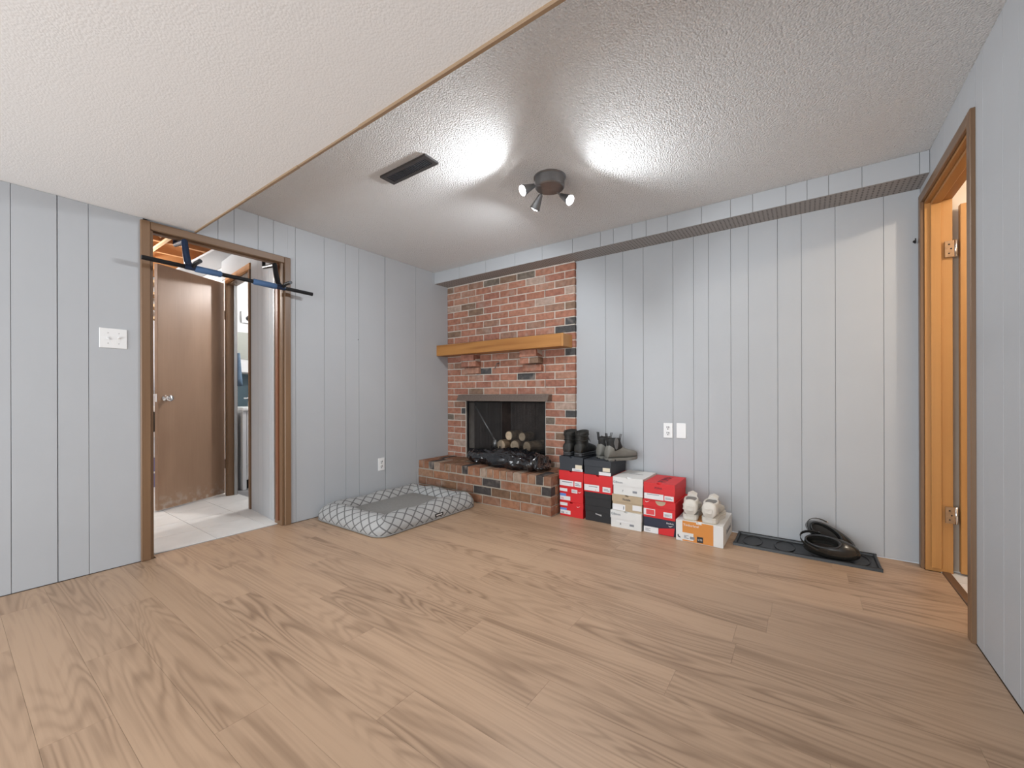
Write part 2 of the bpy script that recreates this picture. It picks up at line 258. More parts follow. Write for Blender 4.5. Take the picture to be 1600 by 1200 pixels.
# ------------------------------------------------------------------ mesh helpers
ORG = {}
def tag(o, label, cat, group=None, kind=None):
    o['label'] = label; o['category'] = cat
    if group: o['group'] = group
    if kind: o['kind'] = kind
    return o
def empty(name, loc=(0, 0, 0), rz=0.0, label=None, cat=None, group=None, kind=None, rot=None):
    o = bpy.data.objects.new(name, None); C.objects.link(o); o.location = loc
    o.rotation_euler = rot if rot else (0, 0, rz); o.empty_display_size = 0.05
    ORG[o.name] = Vector(loc)
    if label: tag(o, label, cat, group, kind)
    return o
class MB:
    def __init__(s): s.v = []; s.f = []; s.uv = None
    def add(s, vs, fs):
        k = len(s.v); s.v += [tuple(x) for x in vs]; s.f += [tuple(i + k for i in f) for f in fs]; return s
    def box(s, x0, x1, y0, y1, z0, z1):
        return s.add([(x0,y0,z0),(x1,y0,z0),(x1,y1,z0),(x0,y1,z0),(x0,y0,z1),(x1,y0,z1),(x1,y1,z1),(x0,y1,z1)],
                     [(0,3,2,1),(4,5,6,7),(0,1,5,4),(1,2,6,5),(2,3,7,6),(3,0,4,7)])
    def tube(s, pts, r, n=10, cap=True):
        pts = [Vector(p) for p in pts]; rs = r if isinstance(r, (list, tuple)) else [r] * len(pts)
        k0 = len(s.v); prev = None
        for i, p in enumerate(pts):
            t = (pts[min(i+1, len(pts)-1)] - pts[max(i-1, 0)]).normalized()
            if prev is None:
                a = t.cross(Vector((0, 0, 1)))
                if a.length < 0.1: a = t.cross(Vector((1, 0, 0)))
            else: a = prev - t * prev.dot(t)
            a.normalize(); prev = a; bb = t.cross(a)
            for j in range(n):
                q = 2*PI*j/n; s.v.append(tuple(p + (a*math.cos(q) + bb*math.sin(q)) * rs[i]))
        for i in range(len(pts)-1):
            for j in range(n):
                a, b2 = k0+i*n+j, k0+i*n+(j+1) % n
                s.f.append((a, b2, b2+n, a+n))
        if cap:
            s.f.append(tuple(k0+j for j in reversed(range(n)))); e = k0+(len(pts)-1)*n; s.f.append(tuple(e+j for j in range(n)))
        return s
    def lathe(s, prof, n=24, M4=None):
        k0 = len(s.v); M4 = M4 or Matrix.Identity(4)
        for (r, z) in prof:
            for j in range(n):
                q = 2*PI*j/n; s.v.append(tuple(M4 @ Vector((r*math.cos(q), r*math.sin(q), z))))
        for i in range(len(prof)-1):
            for j in range(n):
                a, b2 = k0+i*n+j, k0+i*n+(j+1) % n; s.f.append((a, b2, b2+n, a+n))
        s.f.append(tuple(k0+j for j in reversed(range(n)))); e = k0+(len(prof)-1)*n; s.f.append(tuple(e+j for j in range(n)))
        return s
    def rings(s, rr, cap=True):
        k0 = len(s.v); n = len(rr[0])
        for r in rr: s.v += [tuple(p) for p in r]
        for i in range(len(rr)-1):
            for j in range(n):
                a, b2 = k0+i*n+j, k0+i*n+(j+1) % n; s.f.append((a, b2, b2+n, a+n))
        if cap:
            s.f.append(tuple(k0+j for j in reversed(range(n)))); e = k0+(len(rr)-1)*n; s.f.append(tuple(e+j for j in range(n)))
        return s
    def prism(s, poly, axis, a, b):
        """poly: 2-D outline in the two other axes (cyclic order), swept from a to b along axis"""
        def P(p, t): return [(t, p[0], p[1]), (p[0], t, p[1]), (p[0], p[1], t)][axis]
        return s.rings([[P(p, a) for p in poly], [P(p, b) for p in poly]])
    def xf(s, M4): s.v = [tuple(M4 @ Vector(p)) for p in s.v]; return s
    def mesh(s, name, bevel=0.0, smooth=False, seg=1, off=Vector((0, 0, 0))):
        me = bpy.data.meshes.new(name)
        me.from_pydata([tuple(Vector(p) - off) for p in s.v], [], s.f)
        bm = bmesh.new(); bm.from_mesh(me)
        bmesh.ops.recalc_face_normals(bm, faces=bm.faces)
        if bevel: bmesh.ops.bevel(bm, geom=list(bm.edges), offset=bevel, segments=seg, affect='EDGES', profile=0.6)
        bm.to_mesh(me); bm.free()
        if smooth: me.polygons.foreach_set('use_smooth', [True]*len(me.polygons))
        return me
    def build(s, name, mt, parent=None, bevel=0.0, smooth=False, seg=1, local=False):
        """local: vertices are in the parent's own frame; otherwise in world space (parent unrotated)"""
        xs = [Vector(p) for p in s.v]
        c = (Vector([min(p[i] for p in xs) for i in range(3)]) + Vector([max(p[i] for p in xs) for i in range(3)])) / 2
        me = s.mesh(name, bevel, smooth, seg, c); me.materials.append(M[mt] if isinstance(mt, str) else mt)
        o = bpy.data.objects.new(name, me); C.objects.link(o)
        if parent is not None:
            o.parent = parent; o.location = c if local else c - ORG[parent.name]
        else: o.location = c
        ORG[o.name] = c if (local or parent is None) else c
        return o
def bx(*a): return MB().box(*a)
def autosmooth(o, ang=0.7):
    me = o.data; me.polygons.foreach_set('use_smooth', [True]*len(me.polygons))
    bm = bmesh.new(); bm.from_mesh(me)
    for e in bm.edges:
        if len(e.link_faces) == 2 and e.calc_face_angle(0) > ang: e.smooth = False
    bm.to_mesh(me); bm.free(); return o
def text(name, body, size, mt, parent, M4, depth=0.0006, sx=1.0):
    cu = bpy.data.curves.new(name, 'FONT'); cu.body = body; cu.size = size; cu.extrude = depth; cu.align_x = 'CENTER'; cu.align_y = 'CENTER'
    cu.resolution_u = 2
    t = bpy.data.objects.new('tmp', cu); C.objects.link(t)
    dg = bpy.context.evaluated_depsgraph_get(); dg.update()
    me = bpy.data.meshes.new_from_object(t.evaluated_get(dg)); bpy.data.objects.remove(t)
    me.transform(Matrix.Diagonal((sx, 1, 1, 1))); me.transform(M4); me.materials.clear(); me.materials.append(M[mt]); me.name = name
    o = bpy.data.objects.new(name, me); C.objects.link(o); o.parent = parent
    return o

# ------------------------------------------------------------------ ROOM SHELL
# floor: base plus individual planks
fl = tag(bx(XL - 0.07, 0.625, YF, YW, -0.05, -0.006).build('floor', 'underfloor'), 'light brown wood-look vinyl plank floor of the grey room', 'floor', kind='structure')
PW = 0.1545; y = 1.708 - PW * 28
row = 0; plank_n = 0
ends = {1.708: -0.225, 1.8625: -0.24, 2.017: -0.133, 0.6265: -1.9, 2.789: 0.19}
while y < YW:
    y0, y1 = max(y, YF), min(y + PW, YW)
    if y1 - y0 > 0.01:
        L = 1.22; st = None
        for k, v in ends.items():
            if abs(k - y) < 0.01: st = v
        if st is None: st = -((row * 0.437) % 1.22)
        xs = [st + i * L for i in range(-5, 4)]
        xs = [(XL - 0.07 if 0.76 < (y0 + y1) / 2 < 1.53 else XL + 0.002)] + [v for v in xs if XL + 0.05 < v < XR - 0.05]
        xr_ = 0.622 if 2.47 < (y0 + y1) / 2 < 3.26 else XR - 0.002
        xs.append(xr_)
        for a, b2 in zip(xs[:-1], xs[1:]):
            bx(a + 0.0003, b2 - 0.0003, y0 + 0.0003, y1 - 0.0003, -0.006, 0.0).build('plank', 'plank', fl)
    y += PW; row += 1

# ceilings
cu = tag(bx(XL - 0.1, XR + 0.1, 0.985, YW + 0.05, ZUP, ZUP + 0.06).build('ceiling', 'ceil_up'), 'white popcorn-textured upper ceiling with the spotlight', 'ceiling', kind='structure')
cl = tag(bx(XL - 0.1, XR + 0.1, YF - 0.1, 0.985, ZLO, ZUP + 0.06).build('ceiling_low', 'ceil_lo'), 'lower white ceiling section bordered by a thin wooden strip', 'ceiling', kind='structure')
tr4 = empty('trim_4', (-1.3, 0.988, ZLO), label='thin wooden trim strip along the dropped ceiling edge', cat='trim', kind='structure')
xs = [XL + 0.001, -2.42, -1.93, -1.45, XR - 0.001]
for i, (a, b2) in enumerate(zip(xs[:-1], xs[1:])):
    d = [0.0, 0.002, 0.0, 0.003][i]
    bx(a, b2 - 0.001, 0.979 - d, 0.992, ZLO - 0.007 - d, ZLO + 0.012).build('strip', 'trimwood', tr4, bevel=0.002)

# left wall, with the doorway
DY0, DY1, DZ = 0.752, 1.548, 2.045       # rough opening
wl = tag(MB().box(XL - 0.115, XL - 0.008, YF, DY0, 0, ZLO).box(XL - 0.115, XL - 0.008, DY1, YW + 0.05, 0, ZUP).box(XL - 0.115, XL - 0.008, DY0, DY1, DZ, ZUP).build('wall_left', 'paint'),
         'grey vertical panelled wall with the doorway to the tiled hall', 'wall', kind='structure')
gl = [YF, -2.3, -2.02, -1.8, -1.52, -1.2, -0.98, -0.7, -0.42, -0.2, 0.05, 0.213, 0.372, 0.49, 0.745, 0.99, 1.114, 1.211, 1.366, 1.473, 1.636, 1.874, 2.068, 2.2, 2.484, 2.865, YW]
wide = {0.372: 0.0022, 2.484: 0.0028}
for a, b2 in zip(gl[:-1], gl[1:]):
    a2 = a + wide.get(a, 0.0011); b3 = b2 - wide.get(b2, 0.0011)
    top = ZLO - 0.001 if b2 <= 0.99 else ZUP - 0.001
    parts = []
    if b2 <= DY0 or a >= DY1: parts = [(a2, b3, 0.003, top)]
    else:
        zb = 2.06
        lo_, hi_ = a2, b3
        if a < DY0: parts.append((a2, DY0 - 0.03, 0.003, top)); lo_ = DY0 - 0.03
        if b2 > DY1: parts.append((DY1 + 0.03, b3, 0.003, top)); hi_ = DY1 + 0.03
        if hi_ > lo_ and top > zb + 0.03: parts.append((lo_, hi_, zb, top))
    for (p0, p1, z0, z1) in parts:
        bx(XL - 0.008, XL, p0, p1, z0, z1).build('panel', 'paint', wl, bevel=0.0006)
# back wall
wb = tag(bx(-1.70, XR + 0.1, YW + 0.008, YW + 0.1, 0, ZUP).build('wall_back', 'paint'), 'grey vertical panelled wall behind the shoe boxes', 'wall', kind='structure')
gb = [-1.70, -1.399, -1.245, -1.073, -0.84, -0.689, -0.584, -0.435, -0.323, -0.149, -0.015, 0.163, 0.395, XR]
for a, b2 in zip(gb[:-1], gb[1:]):
    bx(a + 0.0011, b2 - 0.0011, YW, YW + 0.008, 0.003, ZB + 0.01).build('panel', 'paint', wb, bevel=0.0006)
# bulkhead along the back wall
bh = tag(bx(XL, XR, YB + 0.008, YW + 0.008, ZB, ZUP).build('ceiling_bulkhead', 'soffit'), 'boxed grey bulkhead with perforated underside above the fireplace wall', 'bulkhead', kind='structure')
gk = [XL, -2.9, -2.55, -2.2, -1.9, -1.6, -1.347, -1.238, -1.086, -0.977, -0.822, -0.588, -0.406, -0.276, -0.093, 0.016, 0.122, 0.276, 0.517, XR]
for a, b2 in zip(gk[:-1], gk[1:]):
    bx(a + (0.001 if a > XL else 0), b2 - 0.001, YB, YB + 0.008, ZB - 0.001, ZUP - 0.001).build('panel', 'paint', bh, bevel=0.001)
# right wall with doorway
RY0, RY1, RZ = 2.445, 3.285, 2.10
wr = tag(MB().box(XR + 0.008, XR + 0.1, YF, RY0, 0, ZUP).box(XR + 0.008, XR + 0.1, RY1, YW + 0.008, 0, ZUP).box(XR + 0.008, XR + 0.1, RY0, RY1, RZ, ZUP).build('wall_right', 'paint'),
         'grey vertical panelled wall with the orange oak doorway', 'wall', kind='structure')
gr = [YF, -2.2, -1.8, -1.4, -1.05, -0.7, -0.3, 0.1, 0.45, 0.8, 1.1, 1.4, 1.62, 1.83, 1.996, 2.13, 2.322, 2.41, YW]
for a, b2 in zip(gr[:-1], gr[1:]):
    if b2 < 2.415: bx(XR, XR + 0.008, a + 0.0011, b2 - 0.0011, 0.003, (ZLO if b2 < YT else ZUP) - 0.001).build('panel', 'paint', wr, bevel=0.0006)
for a, b2 in ((2.412, 2.62), (2.62, 2.86), (2.86, 3.09), (3.09, YB)):
    bx(XR, XR + 0.008, a + 0.001, b2 - 0.001, 2.13, ZUP - 0.001).build('panel', 'paint', wr, bevel=0.0006)
bx(XR, XR + 0.008, 3.318, YW, 0.003, ZB).build('panel', 'paint', wr)
bx(XR, XR + 0.008, YB, 3.318, 2.13, ZB).build('panel', 'paint', wr)
# wall behind the camera with an added patio door for the fill light
wf = tag(MB().box(XL, XR, YF - 0.1, YF, 0, 0.06).box(XL, XR, YF - 0.1, YF, 2.02, ZUP).box(XL, -3.05, YF - 0.1, YF, 0.06, 2.02).box(0.45, XR, YF - 0.1, YF, 0.06, 2.02).build('wall_front', 'paint'),
         'grey wall with an added glazed patio door on the near side of the room', 'wall', kind='structure')
fill_win = empty('added_window_1', (-1.3, YF - 0.05, 0.06), label='added white framed glazed patio door out of view, for fill light', cat='window', kind='structure')
for a in (-3.05, -1.9, -0.72, 0.40): bx(a, a + 0.05, YF - 0.08, YF - 0.02, 0.06, 2.02).build('frame', 'white_gloss', fill_win)
bx(-3.0, 0.40, YF - 0.08, YF - 0.02, 0.06, 0.10).build('sill', 'white_gloss', fill_win); bx(-3.0, 0.40, YF - 0.08, YF - 0.02, 1.97, 2.02).build('frame', 'white_gloss', fill_win)
for a in (-3.0, -1.85, -0.67): bx(a, a + (1.10 if a < -0.7 else 1.07), YF - 0.062, YF - 0.056, 0.10, 1.97).build('pane', 'glass', fill_win)

# ------------------------------------------------------------------ LEFT DOORWAY FRAME
t1 = empty('trim_1', (XL, 1.15, 0), label='walnut brown door casing around the tiled hall doorway', cat='door frame', kind='structure')
CX0, CX1 = XL - 0.002, XL + 0.016
bx(CX0, CX1, 0.708, 0.755, 0, 2.067).build('casing', 'walnut', t1, bevel=0.004)
bx(CX0, CX1, 1.547, 1.594, 0, 2.067).build('casing', 'walnut', t1, bevel=0.004)
bx(CX0, CX1 - 0.001, 0.7551, 1.5469, 2.018, 2.067).build('casing', 'walnut_y', t1, bevel=0.004)
bx(XL - 0.117, CX0, 0.752, 0.770, 0, 2.045).build('jamb', 'walnut', t1)
bx(XL - 0.117, CX0, 1.530, 1.548, 0, 2.045).build('jamb', 'walnut', t1)
bx(XL - 0.117, CX0, 0.770, 1.530, 2.027, 2.045).build('jamb', 'walnut_y', t1)
bx(XL - 0.075, XL - 0.04, 1.519, 1.530, 0.035, 2.027).build('stop', 'stop', t1)
bx(XL - 0.075, XL - 0.04, 0.770, 1.519, 2.016, 2.027).build('stop', 'walnut_y', t1)
bx(XL - 0.115, XL - 0.107, 1.524, 1.530, 0.035, 2.02).build('edge_strip', 'steel', t1)

# ------------------------------------------------------------------ TILED HALL BEHIND IT
ZF = 0.008
hf = tag(bx(-6.5, XL - 0.07, 0.1, 1.60, -0.05, ZF - 0.004).build('floor_hall', 'grout'), 'white square tiled floor of the hall beyond the doorway', 'floor', kind='structure')
ts = 0.335; x = XL - 0.072
while x > -6.45:
    yy = 0.12
    while yy < 1.70:
        bx(max(x - ts, -6.48) + 0.0016, x - 0.0016, yy + 0.0016, min(yy + ts, 1.76) - 0.0016, ZF - 0.006, ZF).build('tile', 'tile', hf)
        yy += ts
    x -= ts
A2 = Vector((-3.385, 1.535, 0)); ang2 = math.atan2(0.123, -1.264)
def W2(s, t, z):   # s along the side wall, t into the wall (away from hall)
    e = Vector((math.cos(ang2), math.sin(ang2), 0)); nn = Vector((-e.y, e.x, 0)) * -1
    return A2 + e * s + nn * t + Vector((0, 0, z))
def w2box(mb, s0, s1, t0, t1, z0, z1):
    vs = [W2(a, b_, c) for c in (z0, z1) for (a, b_) in ((s0, t0), (s1, t0), (s1, t1), (s0, t1))]
    return mb.add(vs, [(0,3,2,1),(4,5,6,7),(0,1,5,4),(1,2,6,5),(2,3,7,6),(3,0,4,7)])
S0, S1 = 0.585, 1.27; HT = 0.078
hall = tag(w2box(w2box(w2box(MB(), -0.004, S0 - 0.02, 0.008, HT, 0, 2.36), S1 + 0.02, 1.34, 0.008, HT, 0, 2.36), S0 - 0.02, S1 + 0.02, 0.008, HT, 2.115, 2.36).build('wall_hall', 'paint'),
           'grey panelled side wall of the tiled hall', 'wall', kind='structure')
for a, b2 in zip((0, 0.075, 0.125, 0.28, 0.38), (0.075, 0.125, 0.28, 0.38, S0 - 0.03)):
    w2box(MB(), a + 0.0015, b2 - 0.0015, 0, 0.008, ZF, 2.36).build('panel', 'paint', hall, bevel=0.0006)
w2box(MB(), S0 - 0.028, 1.44, 0, 0.008, 2.165, 2.36).build('panel', 'paint', hall)
t2 = empty('trim_2', tuple(W2(0.8, 0, ZF)), label='brown door frame of the second doorway off the tiled hall', cat='door frame', kind='structure')
w2box(MB(), S0 - 0.028, S0 + 0.004, -0.012, HT + 0.01, ZF, 2.105).build('casing', 'walnut', t2)
w2box(MB(), S1 - 0.004, S1 + 0.04, -0.006, 0.008, ZF, 2.162).build('casing', 'walnut', t2, bevel=0.003)
w2box(MB(), S1 - 0.004, S1 + 0.02, 0.008, HT + 0.01, ZF, 2.115).build('jamb', 'walnut', t2)
w2box(MB(), S1 - 0.016, S1 - 0.004, 0.058, 0.082, ZF, 2.10).build('stop', 'steel', t2)
w2box(MB(), S0 - 0.028, S1 - 0.004, -0.013, 0.008, 2.105, 2.162).build('casing', 'joist', t2, bevel=0.003)
w2box(MB(), S0 + 0.004, S1 - 0.004, 0.008, HT + 0.01, 2.10, 2.117).build('jamb', 'walnut_y', t2)
# hall end walls and ceiling
tag(bx(-6.6, -6.5, 0.1, 3.6, 0, 2.6).build('wall_hall_end', 'wall_white'), 'pale end wall of the hall seen past the brown door', 'wall', kind='structure')
tag(bx(-6.5, XL - 0.116, 0.0, 0.1, 0, 2.6).build('wall_hall_near', 'wall_white'), 'white near side wall of the tiled hall', 'wall', kind='structure')
hc = tag(MB().box(-6.5, XL - 0.116, 1.50, 1.75, 2.36, 2.38).box(-4.2, XL - 0.116, 0.1, 1.50, 2.36, 2.38).build('ceiling_hall', 'paint'),
         'grey hall ceiling panels with an open bay of bare joists', 'ceiling', kind='structure')
tag(bx(-6.5, XL - 0.116, 0.1, 1.80, 2.60, 2.64).build('ceiling_hall_deck', 'joist'), 'dark wooden deck above the bare hall joists', 'ceiling', kind='structure')
for k in range(6):
    xx = -4.35 - k * 0.36
    tag(bx(xx - 0.019, xx + 0.019, 0.12, 1.70, 2.385, 2.598).build('joist', 'joist'), 'bare orange timber joist, ' + ('first', 'second', 'third', 'fourth', 'fifth', 'sixth')[k] + ' from the hall doorway', 'joist', 'bare hall ceiling joists')
for k, xx in enumerate((-4.53, -4.89)):
    e = tag(MB().tube([(xx - 0.14, 1.15, 2.42), (xx + 0.14, 1.19, 2.57)], 0.018, 4).build('cross_brace', 'joist_pale'), 'pale diagonal brace between the ' + ('first and second', 'second and third')[k] + ' hall joists', 'brace', 'pale braces between joists')
tag(bx(-6.4, -4.22, 1.16, 1.185, 2.365, 2.384).build('batten', 'joist_pale'), 'thin pale wooden batten under the hall joists', 'batten')

# brown flush door
d1 = empty('door_1', (-4.757, 1.678, ZF + 0.010), label='brown wood veneer flush door standing open in the hall', cat='door', kind='structure')
da = math.atan2(1.09 - 1.678, -4.497 + 4.757); d1.rotation_euler = (0, 0, da)
DL = math.hypot(1.09 - 1.678, -4.497 + 4.757)
bx(0, DL, -0.036, 0, 0, 2.115).build('slab', 'doorslab', d1, local=True, bevel=0.002)
kn = MB().lathe([(0.0, 0.0), (0.028, 0.0), (0.028, 0.006), (0.011, 0.012), (0.011, 0.03), (0.027, 0.04), (0.03, 0.052), (0.024, 0.066), (0.0, 0.07)], 20, Matrix.Translation((DL - 0.06, 0.0, 0.962)) @ Matrix.Rotation(-PI/2, 4, 'X'))
kn.build('knob', 'chrome', d1, local=True, smooth=True)
bx(DL, DL + 0.002, -0.028, -0.008, 0.93, 1.0).build('latch_plate', 'chrome', d1, local=True)
for z in (0.25, 1.75): bx(-0.014, 0.0, -0.012, 0.004, z, z + 0.09).build('hinge', 'black_metal', d1, local=True)

# washroom through the second doorway
bf = tag(bx(-5.42, -3.4, 1.745, 3.4, -0.05, ZF - 0.002).build('floor_washroom', 'greyfloor'), 'grey floor of the washroom behind the hall', 'floor', kind='structure')
bwl = tag(bx(-5.42, -5.32, 1.82, 3.4, 0, 2.6).build('wall_washroom', 'wall_white'), 'white washroom wall above the vanity', 'wall', kind='structure')
bx(-5.32, -5.312, 1.82, 3.4, ZF, 1.25).build('wainscot', 'teal', bwl)
tag(bx(-6.5, -4.83, 1.76, 1.82, 0, 2.6).build('wall_hall_far', 'wall_white'), 'white wall between the hall end and the washroom', 'wall', kind='structure')
tag(bx(-5.3, -3.3, 3.4, 3.5, 0, 2.6).build('wall_washroom_end', 'wall_white'), 'white end wall of the washroom', 'wall', kind='structure')
tag(bx(-5.42, -3.386, 1.85, 3.4, 2.45, 2.5).build('ceiling_washroom', 'wall_white'), 'white ceiling of the washroom', 'ceiling', kind='structure')
va = empty('vanity_cabinet', (-5.05, 2.2, ZF), label='white washroom vanity cabinet with drawer fronts', cat='vanity')
bx(-5.310, -4.814, 1.89, 2.55, ZF + 0.1, 0.840).build('body', 'white_gloss', va)
bx(-5.310, -4.87, 1.90, 2.55, ZF, ZF + 0.1).build('plinth', 'dark', va)
bx(-5.310, -4.796, 1.856, 1.89, ZF, 0.840).build('side_panel', 'white_gloss', va)
for z0, z1 in ((0.118, 0.27), (0.28, 0.83)): bx(-4.814, -4.798, 1.896, 2.21, z0, z1).build('drawer_front', 'white_gloss', va, bevel=0.003)
bx(-5.310, -4.78, 1.85, 2.57, 0.840, 0.875).build('countertop', 'white_plastic', va, bevel=0.004)
fa = empty('faucet', (-5.16, 2.06, 0.875), label='small chrome tap on the white vanity top', cat='tap')
MB().tube([(-5.16, 2.06, 0.875), (-5.16, 2.06, 0.955), (-5.13, 2.06, 0.97), (-5.07, 2.06, 0.95)], 0.011, 8).build('spout', 'chrome', fa, smooth=True)
MB().tube([(-5.16, 2.005, 0.972), (-5.16, 2.09, 0.972)], 0.008, 8).build('lever', 'chrome', fa, smooth=True)
cb = empty('mirror_cabinet', (-5.25, 2.15, 1.30), label='wall cabinet with grey door in a white frame above the vanity', cat='cabinet')
bx(-5.312, -5.21, 1.86, 2.65, 1.395, 1.74).build('body', 'white_gloss', cb); bx(-5.21, -5.202, 1.88, 2.075, 1.415, 1.72).build('door', 'mirror', cb)
bx(-5.21, -5.202, 2.10, 2.45, 1.415, 1.72).build('door', 'mirror', cb); bx(-5.312, -5.17, 1.86, 2.65, 1.265, 1.39).build('shelf', 'white_gloss', cb)
vl = empty('vanity_light', (-5.31, 2.12, 1.92), label='small wall lamp with round dark socket over the cabinet', cat='lamp')
bx(-5.319, -5.29, 2.04, 2.36, 1.85, 1.98).build('plate', 'steel', vl); MB().lathe([(0.0, 0), (0.03, 0), (0.035, 0.03), (0, 0.045)], 14, Matrix.Translation((-5.29, 2.125, 1.91)) @ Matrix.Rotation(PI/2, 4, 'Y')).build('socket', 'black_metal', vl)
tw = empty('hanging_towel', (-4.78, 1.86, 1.6), label='blue denim cloth hanging beside the washroom doorway', cat='towel')
mb = MB(); rr = []
for i, z in enumerate((1.44, 1.38, 1.31, 1.24, 1.17, 1.10)):
    hw = 0.018 + 0.008 * i; rr.append([(-4.765 + 0.03 * math.cos(q), 1.800 + hw * 0.8 * math.sin(q) * (1 + 0.15 * math.sin(3*q)), z) for q in [2*PI*j/16 for j in range(16)]])
mb.rings(rr).build('cloth', 'denim', tw, smooth=True)
MB().tube([(-4.765, 1.80, 1.43), (-4.765, 1.79, 1.46), (-4.765, 1.745, 1.46)], 0.006, 6).build('hook', 'chrome', tw)

# things seen in the slit left of the brown door
wm = empty('washing_machine', (-5.95, 1.40, ZF), label='pale front-loading washer at the hall end past the brown door', cat='washing machine')
bx(-6.28, -5.75, 1.12, 1.70, ZF + 0.32, 1.02).build('body', 'appliance', wm, bevel=0.01)
MB().lathe([(0, 0), (0.17, 0), (0.17, 0.02), (0.13, 0.03), (0.0, 0.03)], 28, Matrix.Translation((-5.75, 1.36, 0.72)) @ Matrix.Rotation(PI/2, 4, 'Y')).build('door', 'white_gloss', wm)
MB().lathe([(0, 0), (0.115, 0), (0.10, 0.015), (0.0, 0.02)], 28, Matrix.Translation((-5.72, 1.32, 0.72)) @ Matrix.Rotation(PI/2, 4, 'Y')).build('glass', 'dark', wm)
bx(-6.28, -5.76, 1.13, 1.69, ZF, ZF + 0.32).build('pedestal', 'lilac', wm)
bx(-5.762, -5.752, 1.14, 1.68, ZF + 0.15, ZF + 0.17).build('drawer_line', 'white_gloss', wm)
hang = empty('hanging_laundry', (-6.1, 1.4, 1.05), label='pale lilac sheet hanging above the washer', cat='sheet')
rr = [[(-6.05 + 0.02 * math.sin(j * 1.9 + z * 3) + (0.012 if s else 0), 1.15 + 0.45 * t, z) for (j, t, s) in [(j, j / 9, 0) for j in range(10)] + [(j, j / 9, 1) for j in reversed(range(10))]] for z in (1.06, 1.3, 1.6, 1.86)]
MB().rings(rr).build('sheet', 'appliance', hang, smooth=True)
sh = empty('wall_shelf', (-6.2, 1.4, 1.88), label='raw wooden shelf boards high on the hall end wall', cat='shelf')
for z in (1.88, 2.02, 2.16, 2.30): bx(-6.295, -6.05, 1.11, 1.70, z, z + 0.03).build('board', 'joist_pale', sh)
for yy in (1.11, 1.68): bx(-6.295, -6.06, yy, yy + 0.02, 1.91, 2.30).build('upright', 'joist', sh)

# ------------------------------------------------------------------ RIGHT DOORWAY
t3 = empty('trim_3', (XR, 2.86, 0), label='orange oak door casing and jambs in the right panelled wall', cat='door frame', kind='structure')
bx(XR - 0.016, XR + 0.002, 2.402, 2.448, 0, 2.145).build('casing', 'walnut', t3, bevel=0.003)
bx(XR - 0.016, XR + 0.002, 3.272, 3.318, 0, 2.145).build('casing', 'walnut', t3, bevel=0.003)
bx(XR - 0.0155, XR + 0.002, 2.4485, 3.2715, 2.097, 2.145).build('casing', 'walnut_y', t3, bevel=0.003)
bx(XR + 0.002, XR + 0.112, 2.445, 2.462, 0, 2.10).build('jamb', 'oak', t3)
bx(XR + 0.002, XR + 0.112, 3.266, 3.285, 0, 2.10).build('jamb', 'oak', t3)
bx(XR + 0.002, XR + 0.112, 2.462, 3.266, 2.082, 2.10).build('jamb', 'oak_y', t3)
bx(XR + 0.024, XR + 0.066, 3.252, 3.266, 0.02, 2.07).build('stop', 'oak', t3, bevel=0.002)
bx(XR + 0.024, XR + 0.066, 2.462, 2.476, 0.02, 2.07).build('stop', 'oak', t3, bevel=0.002)
bx(XR + 0.024, XR + 0.066, 2.462, 3.266, 2.068, 2.082).build('stop', 'oak_y', t3, bevel=0.002)
tag(bx(0.624, 0.66, 2.463, 3.265, -0.02, 0.006).build('trim_5', 'threshold', bevel=0.003), 'dark brown threshold strip under the right doorway', 'threshold', kind='structure')
d2 = empty('door_2', (XR + 0.136, 3.262, 0.012), label='orange oak door standing open beyond the right doorway', cat='door', kind='structure')
bx(0.004, 0.76, -0.006, 0.03, 0, 2.03).build('slab', 'oak', d2, local=True, bevel=0.002)
for z in (0.27, 1.745):
    hg = bx(-0.056, -0.020, -0.0115, -0.0015, z, z + 0.09).build('hinge', 'hinge', d2, local=True)
    MB().tube([(-0.014, -0.008, z - 0.002), (-0.014, -0.008, z + 0.092)], 0.007, 8).build('hinge_barrel', 'chrome', d2, local=True, smooth=True)
    for dz in (0.02, 0.045, 0.07): MB().lathe([(0, 0), (0.004, 0), (0.003, 0.002), (0, 0.002)], 8, Matrix.Translation((-0.040 + (0.008 if dz == 0.045 else 0), -0.0115, z + dz)) @ Matrix.Rotation(PI/2, 4, 'X')).build('screw', 'black_metal', d2, local=True)
rf = tag(bx(0.655, 2.2, 1.9, 3.32, -0.05, -0.003).build('floor_side_room', 'grout'), 'pale tiled floor beyond the right doorway', 'floor', kind='structure')
x = 0.66
while x < 2.15:
    yy = 1.92
    while yy < 3.3:
        bx(x + 0.0016, min(x + 0.305, 2.19) - 0.0016, yy + 0.0016, min(yy + 0.305, 3.318) - 0.0016, -0.006, 0.0).build('tile', 'tile', rf); yy += 0.305
    x += 0.305
tag(bx(0.657, 2.2, 3.32, 3.4, 0, 2.5).build('wall_side_back', 'beige'), 'beige wall seen above the open oak door', 'wall', kind='structure')
tag(bx(2.2, 2.3, 1.8, 3.7, 0, 2.5).build('wall_side_right', 'beige'), 'beige far wall of the side room', 'wall', kind='structure')
tag(bx(0.657, 2.2, 1.8, 1.9, 0, 2.5).build('wall_side_front', 'beige'), 'beige near wall of the side room', 'wall', kind='structure')
tag(bx(0.657, 2.3, 1.8, 3.7, 2.45, 2.5).build('ceiling_side_room', 'wall_white'), 'white ceiling of the side room', 'ceiling', kind='structure')

